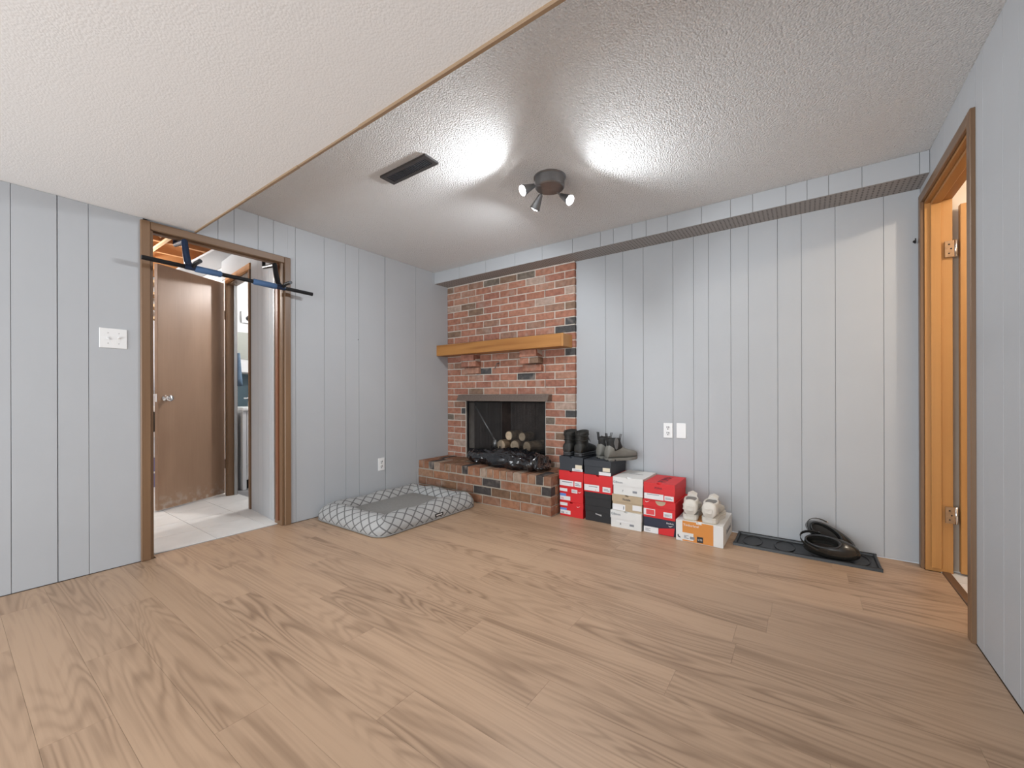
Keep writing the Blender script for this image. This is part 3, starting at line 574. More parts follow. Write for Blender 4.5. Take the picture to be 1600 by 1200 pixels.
# ------------------------------------------------------------------ FIREPLACE
FX0, FX1, FZ0, FZ1 = -3.0, -1.985, 0.328, 0.9377
fp = empty('fireplace', (-2.47, 3.1, 0), label='red brick fireplace with raised hearth and orange wooden mantel', cat='fireplace')
core = MB().box(XL, FX0 + 0.006, YBR + 0.0045, 3.47, 0, ZB).box(FX1 - 0.006, -1.682, YBR + 0.0045, 3.47, 0, ZB).box(FX0, FX1, YBR + 0.0045, 3.47, FZ1, ZB).box(FX0, FX1, YBR + 0.0045, 3.47, 0, FZ0 - 0.01)
ch = core.build('chimney_breast', 'mortar', fp)
BM = {}
def brick(parent, x0, x1, y0, y1, z0, z1, mt):
    key = (round(x1-x0, 3), round(y1-y0, 3), round(z1-z0, 3), mt, random.randrange(3))
    if key not in BM:
        h = [(x1-x0)/2, (y1-y0)/2, (z1-z0)/2]; mb = bx(-h[0], h[0], -h[1], h[1], -h[2], h[2])
        mb.v = [(a + random.uniform(-.0014, .0014), b_ + random.uniform(-.0016, .0004), c + random.uniform(-.0014, .0014)) for a, b_, c in mb.v]
        me = mb.mesh('brick', 0.0028); me.materials.append(M[mt]); BM[key] = me
    o = bpy.data.objects.new('brick', BM[key]); C.objects.link(o); o.parent = parent
    o.location = Vector(((x0+x1)/2, (y0+y1)/2, (z0+z1)/2)) - ORG[parent.name]
    return o
CP, CH, J = 0.2135, 0.0703, 0.010
MX1 = -1.717
for k in range(-10, 17):
    z0 = 1.008 + k * CH; z1 = z0 + CH - J
    z0 = max(z0, 0.330)
    if z1 - z0 < 0.015: continue
    r = -1.678 - (0 if k % 2 == 0 else CP * 0.5 - 0.0)
    edges = [-1.678] + ([r] if k % 2 else [])
    while edges[-1] > XL + 0.02: edges.append(max(edges[-1] - CP, XL))
    for b2, a in zip(edges[:-1], edges[1:]):
        a_, b_ = a + (J if a > XL + 0.001 else 0), b2
        segs = [(a_, b_)]
        if z1 < FZ1 + 0.02 and z0 < FZ1 - 0.02:
            segs = [(a_, min(b_, FX0)), (max(a_, FX1), b_)]
        for (p, q) in segs:
            if q - p > 0.022: brick(ch, p, q, YBR, YBR + 0.06, z0, z1, 'brick')
# corbels under the mantel
for (a, b2) in ((-2.975, -2.775), (-2.22, -2.012)):
    co = bx(a + 0.01, b2 - 0.01, 3.24, YBR + 0.004, 1.30, 1.425).build('corbel', 'mortar', fp)
    brick(co, a, b2, 3.285, YBR + 0.002, 1.226, 1.287, 'brick'); 
    hw = (b2 - a) / 2
    brick(co, a, a + hw - 0.004, 3.235, YBR + 0.002, 1.297, 1.352, 'brick'); brick(co, a + hw + 0.004, b2, 3.235, YBR + 0.002, 1.297, 1.352, 'brick')
    brick(co, a + 0.01, b2 - 0.01, 3.215, YBR + 0.002, 1.360, 1.423, 'brick')
mt_ = bx(XL, -1.728, 3.155, YBR + 0.004, 1.425, 1.54).build('mantel', 'mantel', fp, bevel=0.003)
bx(-1.728, MX1 + 0.012, 3.155, YBR + 0.004, 1.425, 1.54).build('end_cap', 'oak', mt_, bevel=0.003)
MB().tube([(-2.535, YBR + 0.001, 1.327), (-2.535, 3.29, 1.32), (-2.54, 3.272, 1.285), (-2.545, 3.262, 1.262)], 0.006, 6).build('mantel_hook', 'hood', fp)
# hearth
hx1 = -1.68
he = bx(XL, hx1 - 0.007, YH + 0.007, YBR + 0.006, 0, 0.321).build('hearth', 'hmortar', fp)
for r in range(3):
    z0 = 0.010 + r * 0.080; z1 = z0 + 0.068
    st = hx1 - (0.205 if r % 2 else 0.100)
    edges = [hx1, st]
    while edges[-1] > XL + 0.03: edges.append(max(edges[-1] - 0.212, XL))
    for b2, a in zip(edges[:-1], edges[1:]):
        if b2 - a > 0.03: brick(he, a + (0.012 if a > XL + .001 else 0), b2, YH, YH + 0.07, z0, z1, 'hbrick')
    ye = YH + 0.082
    while ye < YBR - 0.03:
        w_ = 0.095 if (r % 2 and ye < YH + 0.09) else 0.2
        y1 = min(ye + w_, YBR - 0.002)
        brick(he, hx1 - 0.07, hx1, ye, y1, z0, z1, 'hbrick'); ye = y1 + 0.012
nx = 21; pit = (hx1 - XL) / nx
for i in range(nx):
    a = XL + i * pit
    for (y0, y1) in ((YH, YH + 0.205), (YH + 0.217, YBR + 0.0)):
        brick(he, a + 0.0055, a + pit - (0.0055 if i < nx - 1 else 0), y0, y1, 0.252, 0.328, 'hbrick')
# firebox
fb = MB().box(FX0 + 0.006, FX1 - 0.006, 3.78, 3.82, FZ0 - 0.03, 1.2)
fb.add([(FX0, 3.47, .3), (FX0 + 0.14, 3.79, .3), (FX0 + 0.14, 3.79, 1.2), (FX0, 3.47, 1.2), (FX0 - 0.05, 3.47, .3), (FX0 + 0.09, 3.81, .3), (FX0 + 0.09, 3.81, 1.2), (FX0 - 0.05, 3.47, 1.2)],
       [(0,1,2,3),(4,7,6,5),(0,4,5,1),(3,2,6,7),(0,3,7,4),(1,5,6,2)])
fb.add([(FX1, 3.47, .3), (FX1 - 0.14, 3.79, .3), (FX1 - 0.14, 3.79, 1.2), (FX1, 3.47, 1.2), (FX1 + 0.05, 3.47, .3), (FX1 - 0.09, 3.81, .3), (FX1 - 0.09, 3.81, 1.2), (FX1 + 0.05, 3.47, 1.2)],
       [(0,3,2,1),(4,5,6,7),(0,1,5,4),(3,7,6,2),(0,4,7,3),(1,2,6,5)])
fb.box(FX0 - 0.05, FX1 + 0.05, 3.4, 3.82, 0.29, FZ0 + 0.002).box(FX0 - 0.05, FX1 + 0.05, 3.44, 3.82, 1.17, 1.21)
fbo = fb.build('firebox', 'firebrick', fp)
for s in (FX0, FX1 - 0.03): bx(s, s + 0.03, 3.345, 3.355, FZ0 + 0.003, FZ1).build('screen_frame', 'black_metal', fp)
bx(FX0 + 0.03, FX1 - 0.03, 3.345, 3.355, FZ0 + 0.003, FZ0 + 0.10).build('screen_frame', 'black_metal', fp)
MB().tube([(FX0, 3.362, 0.925), (FX1, 3.362, 0.925)], 0.005, 6).build('curtain_rod', 'black_metal', fp)
def curtain(a, b2):
    mb = MB(); n_ = 60; rows = []
    for zz in (FZ0 + 0.02, 0.55, 0.75, 0.93):
        rows.append([(a + (b2 - a) * i / n_, 3.362 + 0.009 * math.sin(i * 1.15) + 0.004 * math.sin(i * 0.37 + zz * 4), zz) for i in range(n_ + 1)])
    k0 = 0; vs = [p for r_ in rows for p in r_]; m_ = n_ + 1
    mb.add(vs, [(i + j * m_, i + 1 + j * m_, i + 1 + (j + 1) * m_, i + (j + 1) * m_) for j in range(3) for i in range(n_)])
    mb.build('mesh_curtain', 'mesh', fp, smooth=True)
curtain(FX0 + 0.03, -2.525); curtain(-2.415, FX1 - 0.03)
hd = MB().prism([(YBR + 0.004, 0.940), (3.235, 0.938), (3.235, 0.946), (3.262, 1.002), (YBR + 0.004, 1.004)], 0, -3.045, -1.915)
hd.build('hood', 'hood', fp, bevel=0.002)
# logs, grate, poker
gt = empty('fire_grate', (-2.45, 3.55, 0.33), label='black iron grate holding the logs inside the fireplace', cat='grate')
for i in range(6):
    xx = -2.72 + i * 0.11; MB().tube([(xx, 3.43, 0.46), (xx, 3.44, 0.40), (xx, 3.66, 0.40)], 0.008, 6).build('bar', 'black_metal', gt)
for yy in (3.45, 3.64): MB().tube([(-2.76, yy, 0.398), (-2.13, yy, 0.398)], 0.009, 6).build('rail', 'black_metal', gt)
for xx in (-2.70, -2.18):
    for yy in (3.45, 3.64): MB().tube([(xx, yy, 0.398), (xx, yy, 0.33)], 0.009, 6).build('leg', 'black_metal', gt)
def log(p0, p1, r, lab):
    p0, p1 = Vector(p0), Vector(p1); t = empty('firewood_log', tuple(p0), label=lab, cat='log', group='logs in the fireplace')
    dirv = (p1 - p0); pts = [p0 + dirv * k / 6 for k in range(7)]
    MB().tube(pts, [r * random.uniform(0.94, 1.05) for _ in pts], 14).build('bark', 'bark', t, smooth=False)
    dn = dirv.normalized()
    for q, s in ((p0, -1), (p1, 1)): MB().tube([q + dn * s * 0.0005, q + dn * s * 0.004], r * 0.9, 14).build('cut_end', 'logend', t)
log((-2.62, 3.47, 0.468), (-2.60, 3.70, 0.468), 0.058, 'pale cut log at the left end of the fire grate')
log((-2.465, 3.50, 0.468), (-2.46, 3.70, 0.468), 0.058, 'middle log lying on the fire grate')
log((-2.30, 3.48, 0.468), (-2.24, 3.70, 0.468), 0.060, 'round log at the right end of the fire grate')
log((-2.54, 3.50, 0.570), (-2.525, 3.68, 0.570), 0.05, 'short log stacked on the left fireplace logs')
log((-2.385, 3.52, 0.565), (-2.375, 3.68, 0.565), 0.045, 'short log stacked on the right fireplace logs')
pk = empty('fire_poker', (-2.9, 3.45, 0.33), label='thin steel poker leaning inside the fireplace', cat='poker')
MB().tube([(-2.945, 3.435, 0.875), (-2.70, 3.46, 0.52)], 0.008, 8).build('rod', 'steel', pk, smooth=True)
MB().lathe([(0, 0), (0.02, 0.01), (0.028, 0.05), (0.02, 0.09), (0, 0.1)], 12, Matrix.Translation((-2.692, 3.46, 0.43))).build('handle', 'steel', pk, smooth=True)

# black bin bag on the hearth
me = bpy.data.meshes.new('bin_bag'); bm = bmesh.new(); bmesh.ops.create_icosphere(bm, subdivisions=6, radius=1.0)
for v in bm.verts:
    d = v.co.copy(); s = 1.0
    px = (abs(d.x) ** 0.6) * math.copysign(1, d.x); py = (abs(d.y) ** 0.8) * math.copysign(1, d.y)
    x_, y_ = px * 0.47, py * 0.14
    hgt = 0.066 + 0.012 * math.sin(px * 5 + 0.8)
    z_ = d.z * hgt
    q = Vector((x_ * 9, y_ * 9, z_ * 9))
    r1 = abs(noise.noise(q * 1.0)); r2 = abs(noise.noise(q * 2.3 + Vector((5, 2, 1)))); r3 = abs(noise.noise(q * 5.0))
    v1 = noise.voronoi(q * 0.9)[0]; v2 = noise.voronoi(q * 2.0 + Vector((3, 1, 2)))[0]
    disp = 0.05 * (v1[0] - 0.35) + 0.03 * (v2[0] - 0.35) + 0.02 * (0.3 - r1) + 0.014 * (0.3 - r2) + 0.014 * (0.3 - r3) + 0.012 * (noise.voronoi(q * 4.5)[0][0] - 0.35)
    nrm = Vector((d.x * 0.3, d.y, d.z)).normalized()
    p = Vector((x_, y_, z_ + 0.066)) + nrm * disp
    if p.z < 0.0: p.z = 0.0
    if px > 0.85: p.y -= (px - 0.85) * 0.35; p.z *= 0.6
    v.co = p
bm.to_mesh(me); bm.free(); me.materials.append(M['bag']); me.polygons.foreach_set('use_smooth', [True]*len(me.polygons))
bag = bpy.data.objects.new('bin_bag', me); C.objects.link(bag); bag.location = (-2.29, 3.135, 0.327); bag.rotation_euler = (0, 0, -0.10)
tag(bag, 'crumpled shiny black plastic bag lying on the brick hearth', 'plastic bag')

# ------------------------------------------------------------------ CEILING FITTINGS
vt = empty('ceiling_vent', (-1.887, 1.603, ZUP), label='dark metal slatted air vent in the popcorn ceiling', cat='vent')
vx0, vx1, vy0, vy1 = -2.084, -1.690, 1.552, 1.655
mb = MB().box(vx0, vx1, vy0, vy0 + 0.022, ZUP - 0.012, ZUP + 0.001).box(vx0, vx1, vy1 - 0.022, vy1, ZUP - 0.012, ZUP + 0.001).box(vx0, vx0 + 0.03, vy0 + 0.022, vy1 - 0.022, ZUP - 0.012, ZUP + 0.001).box(vx1 - 0.03, vx1, vy0 + 0.022, vy1 - 0.022, ZUP - 0.012, ZUP + 0.001)
mb.build('frame', 'vent', vt)
bx(vx0 + 0.03, vx1 - 0.03, vy0 + 0.022, vy1 - 0.022, ZUP - 0.001, ZUP + 0.002).build('duct', 'vent', vt)
mb = MB()
for i in range(24):
    xx = vx0 + 0.037 + i * 0.0141
    mb.add([(xx, vy0 + .022, ZUP - .001), (xx + .003, vy0 + .022, ZUP - .001), (xx + .010, vy0 + .022, ZUP - .012), (xx + .007, vy0 + .022, ZUP - .012),
            (xx, vy1 - .022, ZUP - .001), (xx + .003, vy1 - .022, ZUP - .001), (xx + .010, vy1 - .022, ZUP - .012), (xx + .007, vy1 - .022, ZUP - .012)],
           [(0,1,2,3),(4,7,6,5),(0,4,5,1),(1,5,6,2),(2,6,7,3),(3,7,4,0)])
sl = mb.build('slats', 'ventslat', vt); sl['kind'] = 'stuff'

sp_ = empty('spotlight_fixture', (-1.262, 2.17, ZUP), label='round brushed metal ceiling spotlight with three cone heads', cat='ceiling light')
MB().lathe([(0.0, 0.001), (0.098, 0.001), (0.098, -0.004), (0.090, -0.008), (0.088, -0.062), (0.082, -0.068), (0.0, -0.068)], 40, Matrix.Translation((-1.262, 2.17, ZUP))).build('canopy', 'nickel', sp_)
autosmooth(bpy.data.objects[sp_.children[0].name] if sp_.children else C.objects[-1])
def head(apex, d, arm_from, power, lit=True):
    apex = Vector(apex); d = Vector(d).normalized(); q = d.to_track_quat('Z', 'Y').to_matrix().to_4x4()
    T = Matrix.Translation(apex) @ q
    sh_ = MB().lathe([(0.0, -0.004), (0.013, -0.002), (0.015, 0.01), (0.030, 0.075), (0.034, 0.088), (0.0305, 0.088), (0.027, 0.076), (0.012, 0.02), (0.0, 0.018)], 24, T).build('shade', 'nickel', sp_); autosmooth(sh_, 0.6)
    MB().tube([arm_from, apex - d * 0.0 ], 0.006, 8).build('arm', 'nickel', sp_)
    bp_ = apex + d * 0.078
    MB().lathe([(0.0, 0.062), (0.018, 0.066), (0.025, 0.078), (0.02, 0.092), (0.0, 0.097)], 20, T).build('bulb', 'bulb' if lit else 'white_plastic', sp_, smooth=True)
    if lit:
        l_ = bpy.data.lights.new('spot_lamp', 'SPOT'); l_.energy = power; l_.spot_size = math.radians(164); l_.spot_blend = 0.5; l_.shadow_soft_size = 0.03; l_.color = (0.93, 0.97, 1.0)
        o = bpy.data.objects.new('spot_lamp', l_); C.objects.link(o); o.parent = sp_
        o.location = apex + d * 0.105 - ORG[sp_.name]; o.rotation_euler = (-d).to_track_quat('Z', 'Y').to_euler()
head((-1.315, 2.07, 2.25), (-0.34, -0.62, -0.42), (-1.29, 2.11, 2.262), 30)
head((-1.238, 2.27, 2.25), (0.70, -0.12, -0.55), (-1.25, 2.235, 2.262), 30)
head((-1.345, 2.20, 2.255), (-0.62, 0.16, -0.80), (-1.325, 2.19, 2.265), 30)

# lamps of the adjoining rooms, hidden by the walls; only their light is in the photo
def bare_bulb(loc, power, label, col, ztop, lname):
    t = empty('bare_bulb', loc, label=label, cat='light bulb')
    MB().lathe([(0, -0.1), (0.02, -0.095), (0.03, -0.07), (0.026, -0.045), (0.014, -0.02), (0, -0.02)], 16, Matrix.Translation(loc)).build('bulb', 'bulb', t, smooth=True)
    MB().lathe([(0, -0.02), (0.018, -0.02), (0.018, 0.02), (0.05, 0.03), (0.05, ztop - loc[2]), (0, ztop - loc[2])], 16, Matrix.Translation(loc)).build('holder', 'white_plastic', t)
    l_ = bpy.data.lights.new(lname, 'POINT'); l_.energy = power; l_.shadow_soft_size = 0.04; l_.color = col
    o = bpy.data.objects.new(lname, l_); C.objects.link(o); o.location = (loc[0], loc[1], loc[2] - 0.14)
bare_bulb((-5.20, 0.75, 2.28), 45, 'bare bulb lighting the tiled hall', (1.0, 0.97, 0.93), 2.60, 'hall_lamp_offscreen')
bare_bulb((-4.2, 2.6, 2.38), 40, 'bare bulb in the washroom', (1.0, 0.98, 0.96), 2.45, 'washroom_lamp_offscreen')
bare_bulb((1.35, 2.55, 2.36), 26, 'bare warm bulb in the side room', (1.0, 0.86, 0.68), 2.45, 'side_room_lamp_offscreen')

# ------------------------------------------------------------------ WALL PLATES
def plate_front(T, w_, h_):
    return MB().box(-w_/2, w_/2, -0.006, 0.0, -h_/2, h_/2)
def outlet(name, loc, rz, label, blank=False):
    t = empty(name, loc, rz, label, 'outlet' if not blank else 'wall plate', None if blank else 'white wall outlets')
    plate_front(None, 0.07, 0.117).build('plate', 'white_plastic', t, bevel=0.002, local=True)
    if not blank:
        for zc in (0.022, -0.022):
            MB().lathe([(0, 0), (0.017, 0), (0.016, 0.003), (0, 0.003)], 20, Matrix.Translation((0, -0.006, zc)) @ Matrix.Rotation(PI/2, 4, 'X')).build('socket', 'white_plastic', t, local=True)
            for sx in (-0.007, 0.007): bx(sx - 0.0026, sx + 0.0026, -0.0098, -0.008, zc - 0.002, zc + 0.011).build('slot', 'slot', t, local=True)
            MB().lathe([(0, 0), (0.0042, 0), (0.0042, 0.001), (0, 0.001)], 8, Matrix.Translation((0, -0.009, zc - 0.010)) @ Matrix.Rotation(PI/2, 4, 'X')).build('ground_hole', 'slot', t, local=True)
    return t
outlet('wall_outlet', (-0.878, YW, 0.716), 0, 'white duplex power outlet above the white shoe box')
outlet('blank_plate', (-0.779, YW, 0.718), 0, 'blank white cover plate next to the power outlet', True)
outlet('wall_outlet', (XL, 2.434, 0.348), PI/2, 'white duplex power outlet beside the panel seam above the dog bed')
t = empty('light_switch', (XL, 0.59, 1.334), PI/2, 'white double toggle light switch plate by the hall doorway', 'light switch')
plate_front(None, 0.118, 0.114).build('plate', 'white_plastic', t, bevel=0.002, local=True)
for sx in (-0.023, 0.023):
    bx(sx - 0.005, sx + 0.005, -0.0072, -0.006, -0.012, 0.012).build('toggle_slot', 'white_plastic', t, local=True)
    u = 1 if sx > 0 else -1
    MB().prism([(-0.006, -0.004 * 1), (-0.006, 0.006), (-0.017, 0.004 + 0.007 * u), (-0.017, -0.002 + 0.007 * u)], 0, sx - 0.0035, sx + 0.0035).build('toggle', 'white_plastic', t, local=True)
    for zc in (0.03, -0.03): MB().lathe([(0, 0), (0.003, 0), (0.002, 0.0015), (0, 0.0015)], 8, Matrix.Translation((sx, -0.006, zc)) @ Matrix.Rotation(PI/2, 4, 'X')).build('screw', 'steel', t, local=True)
hk = empty('wall_hook', (0.531, YW, 1.896), label='tiny dark coat hook screwed to the wall by the oak doorway', cat='hook')
MB().tube([(0.531, YW, 1.90), (0.531, YW - 0.02, 1.885), (0.531, YW - 0.03, 1.89), (0.531, YW - 0.032, 1.91)], 0.003, 6).build('hook', 'black_metal', hk)
MB().lathe([(0, 0), (0.008, 0), (0.008, 0.002), (0, 0.002)], 10, Matrix.Translation((0.531, YW, 1.90)) @ Matrix.Rotation(PI/2, 4, 'X')).build('base', 'black_metal', hk)
def nail(loc, label):
    o = MB().lathe([(0, -0.004), (0.0015, -0.004), (0.0015, 0.004), (0.004, 0.005), (0.003, 0.007), (0, 0.007)], 8, Matrix.Translation(loc) @ Matrix.Rotation(PI/2, 4, 'Y')).build('nail', 'black_metal'); tag(o, label, 'nail')
nail((XL, 2.19, 1.50), 'small dark nail in the grey wall between doorway and fireplace')

# ------------------------------------------------------------------ PULL-UP BAR
pb = empty('pull_up_bar', (-3.15, 1.2, 1.80), label='black and blue pull-up bar hooked over the hall doorway', cat='pull-up bar')
BXX = -3.15
MB().tube([(BXX, 0.69, 1.812), (BXX, 1.711, 1.796)], 0.0135, 14).build('main_bar', 'black_metal', pb, smooth=False)
for a, b2 in ((0.946, 1.094), (1.284, 1.442)):
    za, zb_ = 1.812 - 0.016 * (a - 0.69), 1.812 - 0.016 * (b2 - 0.69)
    autosmooth(MB().tube([(BXX, a, za), (BXX, a + 0.006, za), (BXX, b2 - 0.006, zb_), (BXX, b2, zb_)], [0.016, 0.0205, 0.0205, 0.016], 16).build('foam_grip', 'blue_foam', pb))
for yy, z_ in ((0.925, 1.811), (1.472, 1.801)):
    autosmooth(MB().tube([(BXX, yy - 0.03, z_), (BXX, yy + 0.03, z_ - 0.0005)], 0.0185, 14).build('collar', 'navy_metal', pb))
    MB().tube([(BXX, yy + 0.012, z_), (BXX + 0.05, yy + 0.012, z_ + 0.018), (BXX + 0.12, yy + 0.014, z_ + 0.02)], 0.0125, 12).build('handle', 'black_metal', pb)
    MB().tube([(BXX, yy, z_), (BXX - 0.035, yy - 0.004, z_ + 0.035), (BXX - 0.055, yy - 0.006, z_ + 0.09), (BXX - 0.075, yy - 0.008, z_ + 0.175), (BXX - 0.245, yy - 0.01, z_ + 0.19), (BXX - 0.25, yy - 0.01, z_ + 0.25)], [0.019, 0.020, 0.019, 0.018, 0.013, 0.013], 10).build('bracket', 'navy_metal' if yy < 1 else 'black_metal', pb)
bx(BXX - 0.262, BXX - 0.235, 0.86, 1.52, 2.048, 2.072).build('rear_bar', 'black_metal', pb)

# ------------------------------------------------------------------ DOG BED
db = empty('dog_bed', (-2.815, 2.295, 0), label='grey dog bed with lattice-print bolster by the brick hearth', cat='dog bed')
def rrect(hx, hy, r, n_):
    """points + arclength of a rounded rectangle"""
    pts = []
    for (cx, cy, a0) in ((hx - r, hy - r, 0), (-hx + r, hy - r, PI/2), (-hx + r, -hy + r, PI), (hx - r, -hy + r, 1.5*PI)):
        for i in range(9): q = a0 + PI/2 * i / 8; pts.append(Vector((cx + r*math.cos(q), cy + r*math.sin(q), 0)))
    pts.append(pts[0]); L_ = [0]
    for a, b_ in zip(pts[:-1], pts[1:]): L_.append(L_[-1] + (b_ - a).length)
    out = []; tot = L_[-1]
    for i in range(n_):
        s_ = tot * i / n_; k = max(j for j in range(len(L_)) if L_[j] <= s_ + 1e-9); k = min(k, len(pts) - 2)
        f_ = (s_ - L_[k]) / max(L_[k+1] - L_[k], 1e-9); out.append(pts[k].lerp(pts[k+1], f_))
    return out, tot
NU, NV = 160, 18
hx, hy = 0.415, 0.525
outer, tot = rrect(hx, hy, 0.09, NU)
vs = []; fs = []; uvs = []
prof = [(0.0, 0.004), (-0.012, 0.035), (0.0, 0.07), (0.03, 0.105), (0.075, 0.13), (0.12, 0.128), (0.16, 0.105), (0.185, 0.075), (0.19, 0.05)]
NVp = len(prof)
for i in range(NU):
    p = outer[i]; pn = outer[(i+1) % NU]; pp = outer[i-1]; t_ = (pn - pp).normalized(); inn = Vector((-t_.y, t_.x, 0))
    puff = 1 + 0.05 * math.sin(i * 2*PI/NU * 9) + 0.04 * noise.noise(Vector((p.x*5, p.y*5, 0)))
    for (d_, z_) in prof: 
        c_ = p + inn * d_; vs.append((c_.x, c_.y, z_ * (puff if z_ > 0.05 else 1)))
plen = [0]
for a, b_ in zip(prof[:-1], prof[1:]): plen.append(plen[-1] + math.hypot(b_[0]-a[0], b_[1]-a[1]))
for i in range(NU):
    for j in range(NVp - 1):
        a = i * NVp + j; b_ = ((i+1) % NU) * NVp + j
        fs.append((a, b_, b_ + 1, a + 1))
        cell = 0.085
        uvs.append([((i) * 36 / NU, plen[j] / cell), ((i+1) * 36 / NU, plen[j] / cell), ((i+1) * 36 / NU, plen[j+1] / cell), ((i) * 36 / NU, plen[j+1] / cell)])
me = bpy.data.meshes.new('bolster'); me.from_pydata(vs, [], fs); ul = me.uv_layers.new(name='UVMap')
for pol, u in zip(me.polygons, uvs):
    for li, q in zip(pol.loop_indices, u): ul.data[li].uv = q
me.polygons.foreach_set('use_smooth', [True]*len(me.polygons)); me.materials.append(M['lattice'])
bo = bpy.data.objects.new('bolster', me); C.objects.link(bo); bo.parent = db
ss = bo.modifiers.new('s', 'SUBSURF'); ss.levels = 1; ss.render_levels = 1
inner, _ = rrect(hx - 0.165, hy - 0.165, 0.06, 48)
pd = []
for k, z_ in ((1.0, 0.052), (0.96, 0.07), (0.85, 0.078), (0.4, 0.082), (0.02, 0.082)): pd.append([(p.x*k, p.y*k, z_) for p in inner])
MB().rings([[(p.x, p.y, 0.004) for p in inner]] + pd).build('pad', 'pad', db, local=True, smooth=True)
base, _ = rrect(hx + 0.002, hy + 0.002, 0.09, 96)
MB().tube([(p.x, p.y, 0.008) for p in base] + [(base[0].x, base[0].y, 0.008)], 0.006, 6, cap=False).build('piping', 'lattice' if False else 'pad', db, local=True, smooth=True)
tg = MB().box(hx + 0.004, hx + 0.009, -0.005, 0.085, 0.028, 0.052).build('brand_tag', 'card_black', db, local=True)
bx(hx + 0.009, hx + 0.0095, 0.008, 0.072, 0.036, 0.044).build('tag_print', 'whiteprint', db, local=True)
db.rotation_euler = (0, 0, 0.01)

# ------------------------------------------------------------------ SHOE BOXES
def shoebox(name, x0, x1, y0, z0, h, depth, base_m, lid_m, lid_h, label, group='shoe boxes stacked along the wall', rz=0.0, top_m=None, notch=True, inset=0.003):
    w_ = x1 - x0; t = empty(name, ((x0 + x1)/2, y0 + depth/2, z0), rz, label, 'shoe box', group)
    hw, hd_ = w_/2, depth/2
    bx(-hw + inset, hw - inset, -hd_ + inset, hd_ - inset, 0, h - lid_h + 0.002).build('base', base_m, t, local=True, bevel=0.001)
    if notch:   # half-round thumb hole cut into the front edge of the lid
        zt = h - 0.0005
        arc = [(0.016*math.cos(q), zt - 0.011*math.sin(q)) for q in [PI*i/8 for i in range(9)]]
        lm_ = MB().prism([(-hw, h - lid_h), (hw, h - lid_h), (hw, zt)] + arc + [(-hw, zt)], 1, -hd_, -hd_ + 0.03)
        lm_.box(-hw, hw, -hd_ + 0.03, hd_, h - lid_h, zt).build('lid', lid_m, t, local=True)
    else: bx(-hw, hw, -hd_, hd_, h - lid_h, h - 0.0005).build('lid', lid_m, t, local=True, bevel=0.0015)
    t['_hd'] = hd_; t['_hw'] = hw; t['_h'] = h
    return t
def stk(t, u0, u1, v0, v1, mt, name='label_sticker', inset=0.003, d=0.0009):
    """sticker on the front: u across (0..1 from the left), v up (0..1)"""
    hw, hd_, h = t['_hw'], t['_hd'], t['_h']; lidface = -hd_ - d if inset == 0 else -hd_ + inset - d
    return bx(-hw + u0*2*hw, -hw + u1*2*hw, lidface, lidface + d + 0.0004, v0*h, v1*h).build(name, mt, t, local=True)
def ftext(t, body, u, v, size, mt, inset=0.003, sx=1.0, name='print'):
    hw, hd_, h = t['_hw'], t['_hd'], t['_h']; yf = -hd_ + inset - 0.0014
    return text(name, body, size, mt, t, Matrix.Translation((-hw + u*2*hw, yf, v*h)) @ Matrix.Rotation(PI/2, 4, 'X'), sx=sx)
def barlines(t, u0, u1, v0, v1, mt, n_=3, inset=0.003):
    for k in range(n_):
        a = v0 + (v1 - v0) * k / n_
        stk(t, u0, u1 - 0.05 * (k % 2), a, a + (v1 - v0) / n_ * 0.45, mt, 'print', inset, 0.0013)
def swoosh(t, u, v, s, mt, inset=0.0):
    hw, hd_, h = t['_hw'], t['_hd'], t['_h']; yf = -hd_ + inset - 0.0012; cx, cz = -hw + u*2*hw, v*h
    pts = [(-0.5, 0.12), (-0.42, -0.12), (-0.2, -0.2), (0.1, -0.1), (0.55, 0.22), (0.1, 0.02), (-0.2, -0.06), (-0.38, -0.02)]
    return MB().prism([(cx + p*s, cz + q*s) for p, q in pts], 1, yf, yf + 0.0012).build('logo_print', mt, t, local=True)
D = 0.325
# column beside the hearth
b = shoebox('shoe_box', -1.662, -1.448, 3.008, 0.0, 0.120, D, 'card_red', 'card_red', 0.042, 'bottom red shoe box of the stack touching the hearth', notch=True)
stk(b, 0.02, 0.46, 0.14, 0.40, 'sticker'); stk(b, 0.02, 0.30, 0.40, 0.55, 'bluesticker'); stk(b, 0.02, 0.34, 0.72, 0.92, 'sticker', inset=0); ftext(b, '708', 0.12, 0.22, 0.018, 'print'); swoosh(b, 0.8, 0.76, 0.028, 'whiteprint'); ftext(b, '10', 0.3, 0.22, 0.014, 'greyprint')
b = shoebox('shoe_box', -1.663, -1.447, 3.006, 0.120, 0.117, D, 'card_red', 'card_red', 0.042, 'second red shoe box up with blue sticker beside the hearth', notch=False)
stk(b, 0.02, 0.46, 0.10, 0.38, 'sticker'); stk(b, 0.02, 0.28, 0.38, 0.56, 'bluesticker'); stk(b, 0.02, 0.34, 0.72, 0.93, 'sticker', inset=0); stk(b, 0.52, 0.76, 0.68, 0.92, 'sticker', inset=0); ftext(b, '708', 0.12, 0.2, 0.018, 'redprint'); swoosh(b, 0.86, 0.78, 0.028, 'whiteprint'); barlines(b, 0.54, 0.73, 0.74, 0.88, 'greyprint', 3, 0)
b = shoebox('shoe_box', -1.665, -1.446, 3.004, 0.237, 0.139, D, 'card_red', 'card_red', 0.072, 'red shoe box with two white stickers under the boot box by the hearth')
